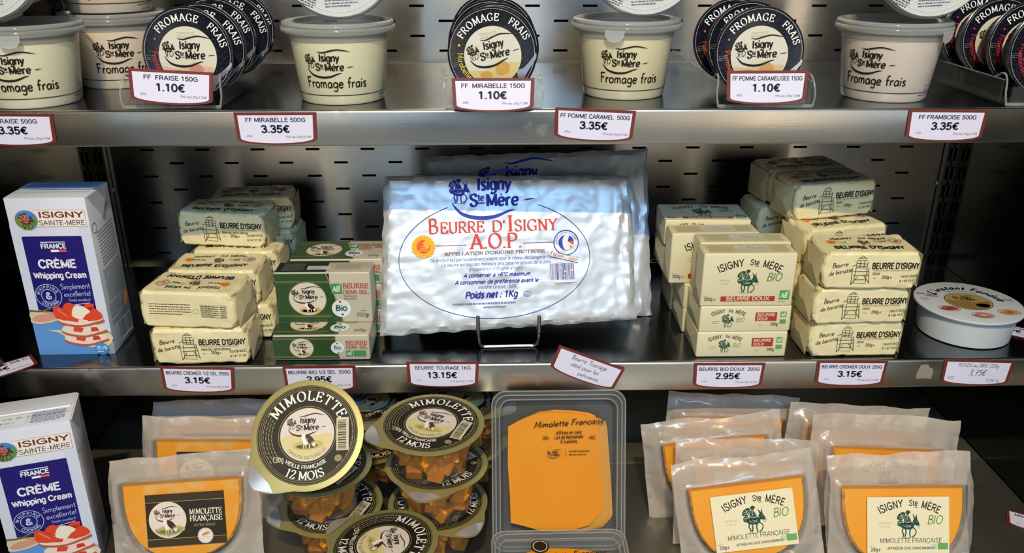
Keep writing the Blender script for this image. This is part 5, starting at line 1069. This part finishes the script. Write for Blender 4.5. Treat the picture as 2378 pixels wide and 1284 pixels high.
def wedge(lab, kind, x, yt, lean, roll, yaw, seed, a=.0675, group=None, hb=.136, wb=.176, bag_sh=0):
    """yt = depth of the cheese's flat top edge"""
    b_, th, zt = .089, .024, .106
    y = yt - zt * math.sin(rad(lean)); z = Z3 + .0012
    t = root('vacuum_packed_cheese', lab, 'cheese', x, y, z, (rad(-lean), rad(roll), rad(yaw)), group)
    out = [(-a, zt)] + [(-a + .002, zt - .004)] * 0
    arc = [(a * (1.0 - .04 * math.sin(q)) * math.cos(pi + q), zt - .004 + (b_ - .004) * math.sin(pi + q) * (1 if 1 else 1)) for q in [pi * i / 36 for i in range(37)]]
    arc = [(-a * math.copysign(abs(math.cos(q)) ** .74, math.cos(q)), zt - .003 - (b_ - .003) * math.sin(q) ** .74) for q in [pi * i / 36 for i in range(37)]]
    shape = [(-a, zt)] + arc + [(a, zt)]
    n = len(shape)
    cxm, czm = 0, zt - .03
    ins = [(cxm + (p - cxm) * .965, czm + (q - czm) * .965) for p, q in shape]
    V = [(p, -th / 2, q) for p, q in ins] + [(p, -th / 2 + .0028, q) for p, q in shape] + [(p, th / 2 - .0028, q) for p, q in shape] + [(p, th / 2, q) for p, q in ins]
    F = [tuple(range(n))] + [tuple(range(4 * n - 1, 3 * n - 1, -1))]; M_ = [0, 0]
    for k in range(3):
        for i in range(n): F.append((k * n + i, (k + 1) * n + i, (k + 1) * n + (i + 1) % n, k * n + (i + 1) % n)); M_.append(1 if 0 < i < n - 2 else 0)
    obj('cheese', mesh('cheese', V, F, [orange if kind == 'bio' else aged, rind], M_, ang=30), t)
    sd = Vector((seed * 1.3, seed * 2.1, seed * .7))
    def dist(px_, pz):
        if pz > zt: return math.hypot(max(0, abs(px_) - a), pz - zt)
        q = (abs(px_ / a) ** 2.7 + ((zt - pz) / b_) ** 2.7) ** (1 / 2.7); q = q if q > .6 else .6
        return (q - 1) * .068
    nx, nz = 56, 44
    for side, nm in ((-1, 'bag_front'), (1, 'bag_back')):
        V = []; F = []; M_ = []; ml = []
        for j in range(nz + 1):
            for i in range(nx + 1):
                u, v = i / nx * 2 - 1, j / nz
                px_ = u * wb / 2 * (1 + .02 * mnoise.noise(Vector((v * 3, u, seed)))) + bag_sh * v; pz = v * hb + .004 * (v > .5) * mnoise.noise(Vector((u * 2.2, seed, 1))) + .003 * v * u * math.sin(seed)
                d = dist(px_, pz); f = max(0, min(1, 1 - (d - .0015) / .026)); f = f * f * (3 - 2 * f)
                o_ = min(1, max(0, (d - .003) / .012)); q = Vector((px_, pz, 0))
                wr = o_ * (.0022 * mnoise.noise(q * 34 + sd) + .0016 * (1 - min(1, abs(mnoise.noise(Vector((px_ * 40 + pz * 22, pz * 55, seed)))) * 5)))
                fl = .010 * (v - .82) * (v > .82) * 4 * mnoise.noise(Vector((u * 1.6, seed * 2, 0)))
                ml.append(min(1, max(0, (d - .0005) / .004)))
                V.append((px_, side * (th / 2 + .0009) * f + side * .0004 + wr + fl - .0035 * (1 - f) * 0, pz))
        for j in range(nz):
            for i in range(nx):
                c_ = [j * (nx + 1) + i, j * (nx + 1) + i + 1, (j + 1) * (nx + 1) + i + 1, (j + 1) * (nx + 1) + i]
                F.append(tuple(c_ if side < 0 else c_[::-1])); m_ = [V[q] for q in c_]; d = dist(sum(p[0] for p in m_) / 4, sum(p[2] for p in m_) / 4); M_.append(1 if d < -.0004 else 0)
        me_ = mesh(nm, V, F, [bagm], ang=80); at_ = me_.attributes.new('milk', 'FLOAT', 'POINT'); at_.data.foreach_set('value', ml); obj(nm, me_, t)
    if kind == 'none': return t
    A = Art(); A.step = 40
    if kind == 'bio':
        A.rect(-48, -33, 48, 33, '#e6dcb8'); A.up(); A.at(1, 8); biohead(A, 72); A.home()
        A.at(0, 2, .40); rider(A, '#1f4a3c', '#36584a'); A.home(); A.text('BIO', 31, 1.5, 10.5, '#7d9a52', font='handb', sh=.2); A.text('DEPUIS', -27, 1.5, 2.4, '#8b8468', sp=.3); A.text('1909', -27, -3, 2.4, '#8b8468', sp=.5)
        A.text('MIMOLETTE FRANÇAISE', 3, -20, 5.6, '#37352c', width=73); A.text('AFFINÉE EN CAVE 3 MOIS MINIMUM', 3, -27.6, 2.9, '#4a4638', width=55, bold=1); A.text('200g e', -38.5, -29.5, 4.0, '#37352c', bold=1, sx=.75); A.micro(-46, -24, 9, 1, 1, '#77715a', .5)
        A.rect(34.5, -28, 46.5, -20.5, '#69a558'); A.ell(30.4, -24.6, 3.4, 3.6, '#b6cdb0', 14)
    else:
        A.rect(-46, -30.5, 46, 30.5, '#3a2f1e'); A.up(); A.rect(-46, -21.5, 46, 21.5, '#2a2418'); A.up()
        for q in (21.2, -22): A.rect(-46, q, 46, q + .6, '#a8975a')
        A.up(); A.ell(-21, .5, 22, 21.4, '#d9cba8', 56); A.up(); A.ell(-21, .5, 21.2, 20.6, '#ddd0c4', 56); A.up(); brand(A, -21.5, 8, 31, '#30241e', '#7a2a30'); cow(A, -20, -8, .36)
        A.text('CROUTE NATURELLE', -21, .5, 2.8, '#8a7e5a', bold=1, arc=(19.4, 270, -1), sp=.1)
        A.text('MIMOLETTE', 24, 5, 6.6, '#e9e3d4', font='serif', width=38); A.text('FRANÇAISE', 24, -3, 6.6, '#e9e3d4', font='serif', width=38); A.text('EXTRA-VIEILLE', 22, -9, 2.8, '#9a9068', width=25, bold=1)
        A.ell(22, -20.5, 9, 9, '#e6dcdc', 30); A.up(); A.ring(22, -20.5, 7.8, .6, '#b09a8a'); A.poly([(17, -20), (21, -16.5), (26, -15.6), (27, -18), (22, -20.5)], '#d0953a', 2); A.micro(17, -22, 10, 2, 2, '#b0a090', .6)
    yl = -th / 2 - .0022
    obj('label_card', G().box(-.048, .048, 0, .0006, -.033, .033).me('label_card', ink('#e6dcb8')) if kind == 'bio' else G().box(-.046, .046, 0, .0006, -.0305, .0305).me('label_card', ink('#3a2f1e')), t, (.004, yl, zt - .043))
    A.build('label_printing', t, flat((.004, yl - .0001, zt - .043), (1, 0, 0), (0, 0, 1), (0, -1, 0)))
    return t
gw = 'vacuum packed half-moon cheeses, cream labels'; gk = 'vacuum packed half-moon cheeses, dark labels'
wedge('front vacuum pack with a dark label, beside the lower carton', 'dark', -.3590, .842, 22, -3.7, 0, 2.1, .0700, gk)
wedge('vacuum pack with a dark label right behind the front left one', 'dark', -.3560, .922, 16, 1, 0, 5.4, .0690, gk, .134)
wedge('rearmost vacuum pack of the left group, only its top edge showing', 'dark', -.3620, .962, 10, 1, 0, 7.7, .0690, gk, .134, .166)
wedge('front left vacuum pack with a cream label tilted up to the right', 'bio', .3090, .824, 22, -7.5, 0, 3.3, .0670, gw, .136, .167)
wedge('vacuum pack squeezed right behind the tilted front cream label', 'bio', .3090, .862, 17, 1, 0, 6.2, .0670, gw, .132)
wedge('vacuum pack third from the front, left side, corner of its label showing', 'bio', .2900, .908, 14, -6, 0, 9.5, .0650, gw, .134)
wedge('rearmost vacuum pack behind the left cream labels', 'bio', .3120, .955, 10, 3, 0, 12.1, .0650, gw, .137)
wedge('rearmost vacuum pack of the right column, top of its cream label in shade', 'bio', .4630, .925, 12, 5, 0, 15.2, .0665, gw, .137, .184)
wedge('vacuum pack between the rear and the front right cream labels', 'bio', .4830, .884, 15, 3.5, 0, 18.4, .0680, gw, .146, .190)
wedge('front right vacuum pack with its cream label straight', 'bio', .4760, .812, 23, .5, 0, 21.0, .0715, gw, .144, .170)

# ------------------------------------------------------------------ clear trays of cheese slices
trm = mat('tray_plastic', '#a2a6a6', .07, clear=.80, inp={'Specular IOR Level': .8}); tre = mat('tray_edge', '#b3b7b4', .08, clear=.68, inp={'Specular IOR Level': .8}); film = mat('tray_film', '#202020', .05, clear=.95, edge=0, inp={'Specular IOR Level': .7})
def rrect(w, h, r, n=6):
    P = []
    for cx_, cz_, a0 in ((w / 2 - r, h / 2 - r, 0), (-w / 2 + r, h / 2 - r, 90), (-w / 2 + r, -h / 2 + r, 180), (w / 2 - r, -h / 2 + r, 270)):
        P += [(cx_ + r * math.cos(rad(a0 + 90 * i / n)), cz_ + r * math.sin(rad(a0 + 90 * i / n))) for i in range(n + 1)]
    return P
def tray(lab, x, y, z, rot):
    t = root('cheese_slice_tray', lab, 'cheese', x, y, z, rot, 'clear trays of cheese slices'); W_, H_ = .159, .196; cz = H_ / 2
    lv = [(W_, H_, .016, 0), (W_ - .008, H_ - .010, .014, 0), (W_ - .010, H_ - .012, .013, .003), (W_ - .018, H_ - .022, .013, .003), (W_ - .026, H_ - .034, .012, .018)]
    V = []; F = []
    for w_, h_, r_, yy in lv: V += [(p, yy, q + cz) for p, q in rrect(w_, h_, r_)]
    n = 28
    for k in range(len(lv) - 1): F += [(k * n + i, k * n + (i + 1) % n, (k + 1) * n + (i + 1) % n, (k + 1) * n + i) for i in range(n)]
    F.append(tuple(range((len(lv) - 1) * n, len(lv) * n)))
    obj('tray_body', mesh('tray_body', V, F, trm, ang=30), t)
    for w_, h_, r_, yy in (lv[0], lv[1], lv[3]): obj('tray_rim', G().tube([(p, yy - .0002, q + cz) for p, q in rrect(w_, h_, r_)], .0009, 8, closed=True).me('tray_rim', tre), t)
    sm_ = mat('slice_orange', '#e2920a', .38, vary=('#dc8a08', 10, .3, .7))
    for k in range(6):
        dx = [0, .0025, .006, .014, .0165, .019][k]; dz = [0, .0005, .002, -.004, -.005, -.006][k]
        P = [(-.0605, .136), (-.048, .143), (-.030, .1505), (-.010, .153), (.008, .152), (.030, .149), (.038, .1455), (.0405, .136), (.046, .060), (.0475, .028), (.046, .0235), (.036, .012), (.018, .0065), (0, .004), (-.022, .006), (-.043, .0125), (-.058, .0165), (-.0588, .05), (-.0612, .09)]
        P = [(p + dx, .008 + q * .99 + dz + .010) for p, q in P]
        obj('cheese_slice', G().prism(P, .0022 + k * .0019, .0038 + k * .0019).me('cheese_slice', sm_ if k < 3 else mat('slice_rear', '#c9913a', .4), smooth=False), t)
    obj('cover_film', mesh('cover_film', [(p, -.0002, q + cz) for p, q in rrect(W_ - .004, H_ - .004, .015)], [tuple(range(n))], film), t)
    A = Art(); c_ = '#3c2008'
    A.text('Mimolette Française', 12, 142, 7.4, c_, font='handb', width=84, sh=.28, rot=3.5); A.text('Affinée en cave', 12, 131.5, 4.0, c_, bold=1, width=31, rot=2); A.text('Lait de Normandie', 12, 126, 4.0, c_, bold=1, width=35, rot=2); A.text('6 tranches', 12, 120.5, 4.0, c_, bold=1, width=20, rot=2)
    for s_ in (-1, 1):
        for q in range(3): A.line([(12 + s_ * (24 + q * 2.4), 127), (12 + s_ * (27 + q * 2.4), 129.2)], .6, c_); A.line([(12 + s_ * (24 + q * 2.4), 127), (12 + s_ * (27 + q * 2.4), 124.8)], .6, c_)
    brand(A, -5, 108, 19, c_); A.line([(8, 112), (8, 103)], .4, c_); A.micro(12, 110, 25, 2, 4, '#6b4210', 1.2, 3)
    A.build('film_printing', t, flat((0, -.0003, .012), (1, 0, 0), (0, 0, 1), (0, -1, 0)))
    return t
t1 = tray('clear tray of orange cheese slices standing upright', .0790, .8150, -.6990, (rad(-17.5), 0, 0))
t2 = again(t1, 'clear tray of cheese slices lying flat in front, cut by the bottom edge', .0790, .6250, Z3 + .0200, (rad(-86), 0, rad(.5)))
o = obj('round_label', G().lathe([(0, .0002), (.0105, .0002), (.0105, 0)], 28).me('round_label', ink('#1c1712')), t2, (-.023, -.0006, .170), (rad(90), 0, 0))
obj('round_label_ring', G().lathe([(.0078, .0004), (.0086, .0004)], 28).me('round_label_ring', ink('#e6e0d0')), o)
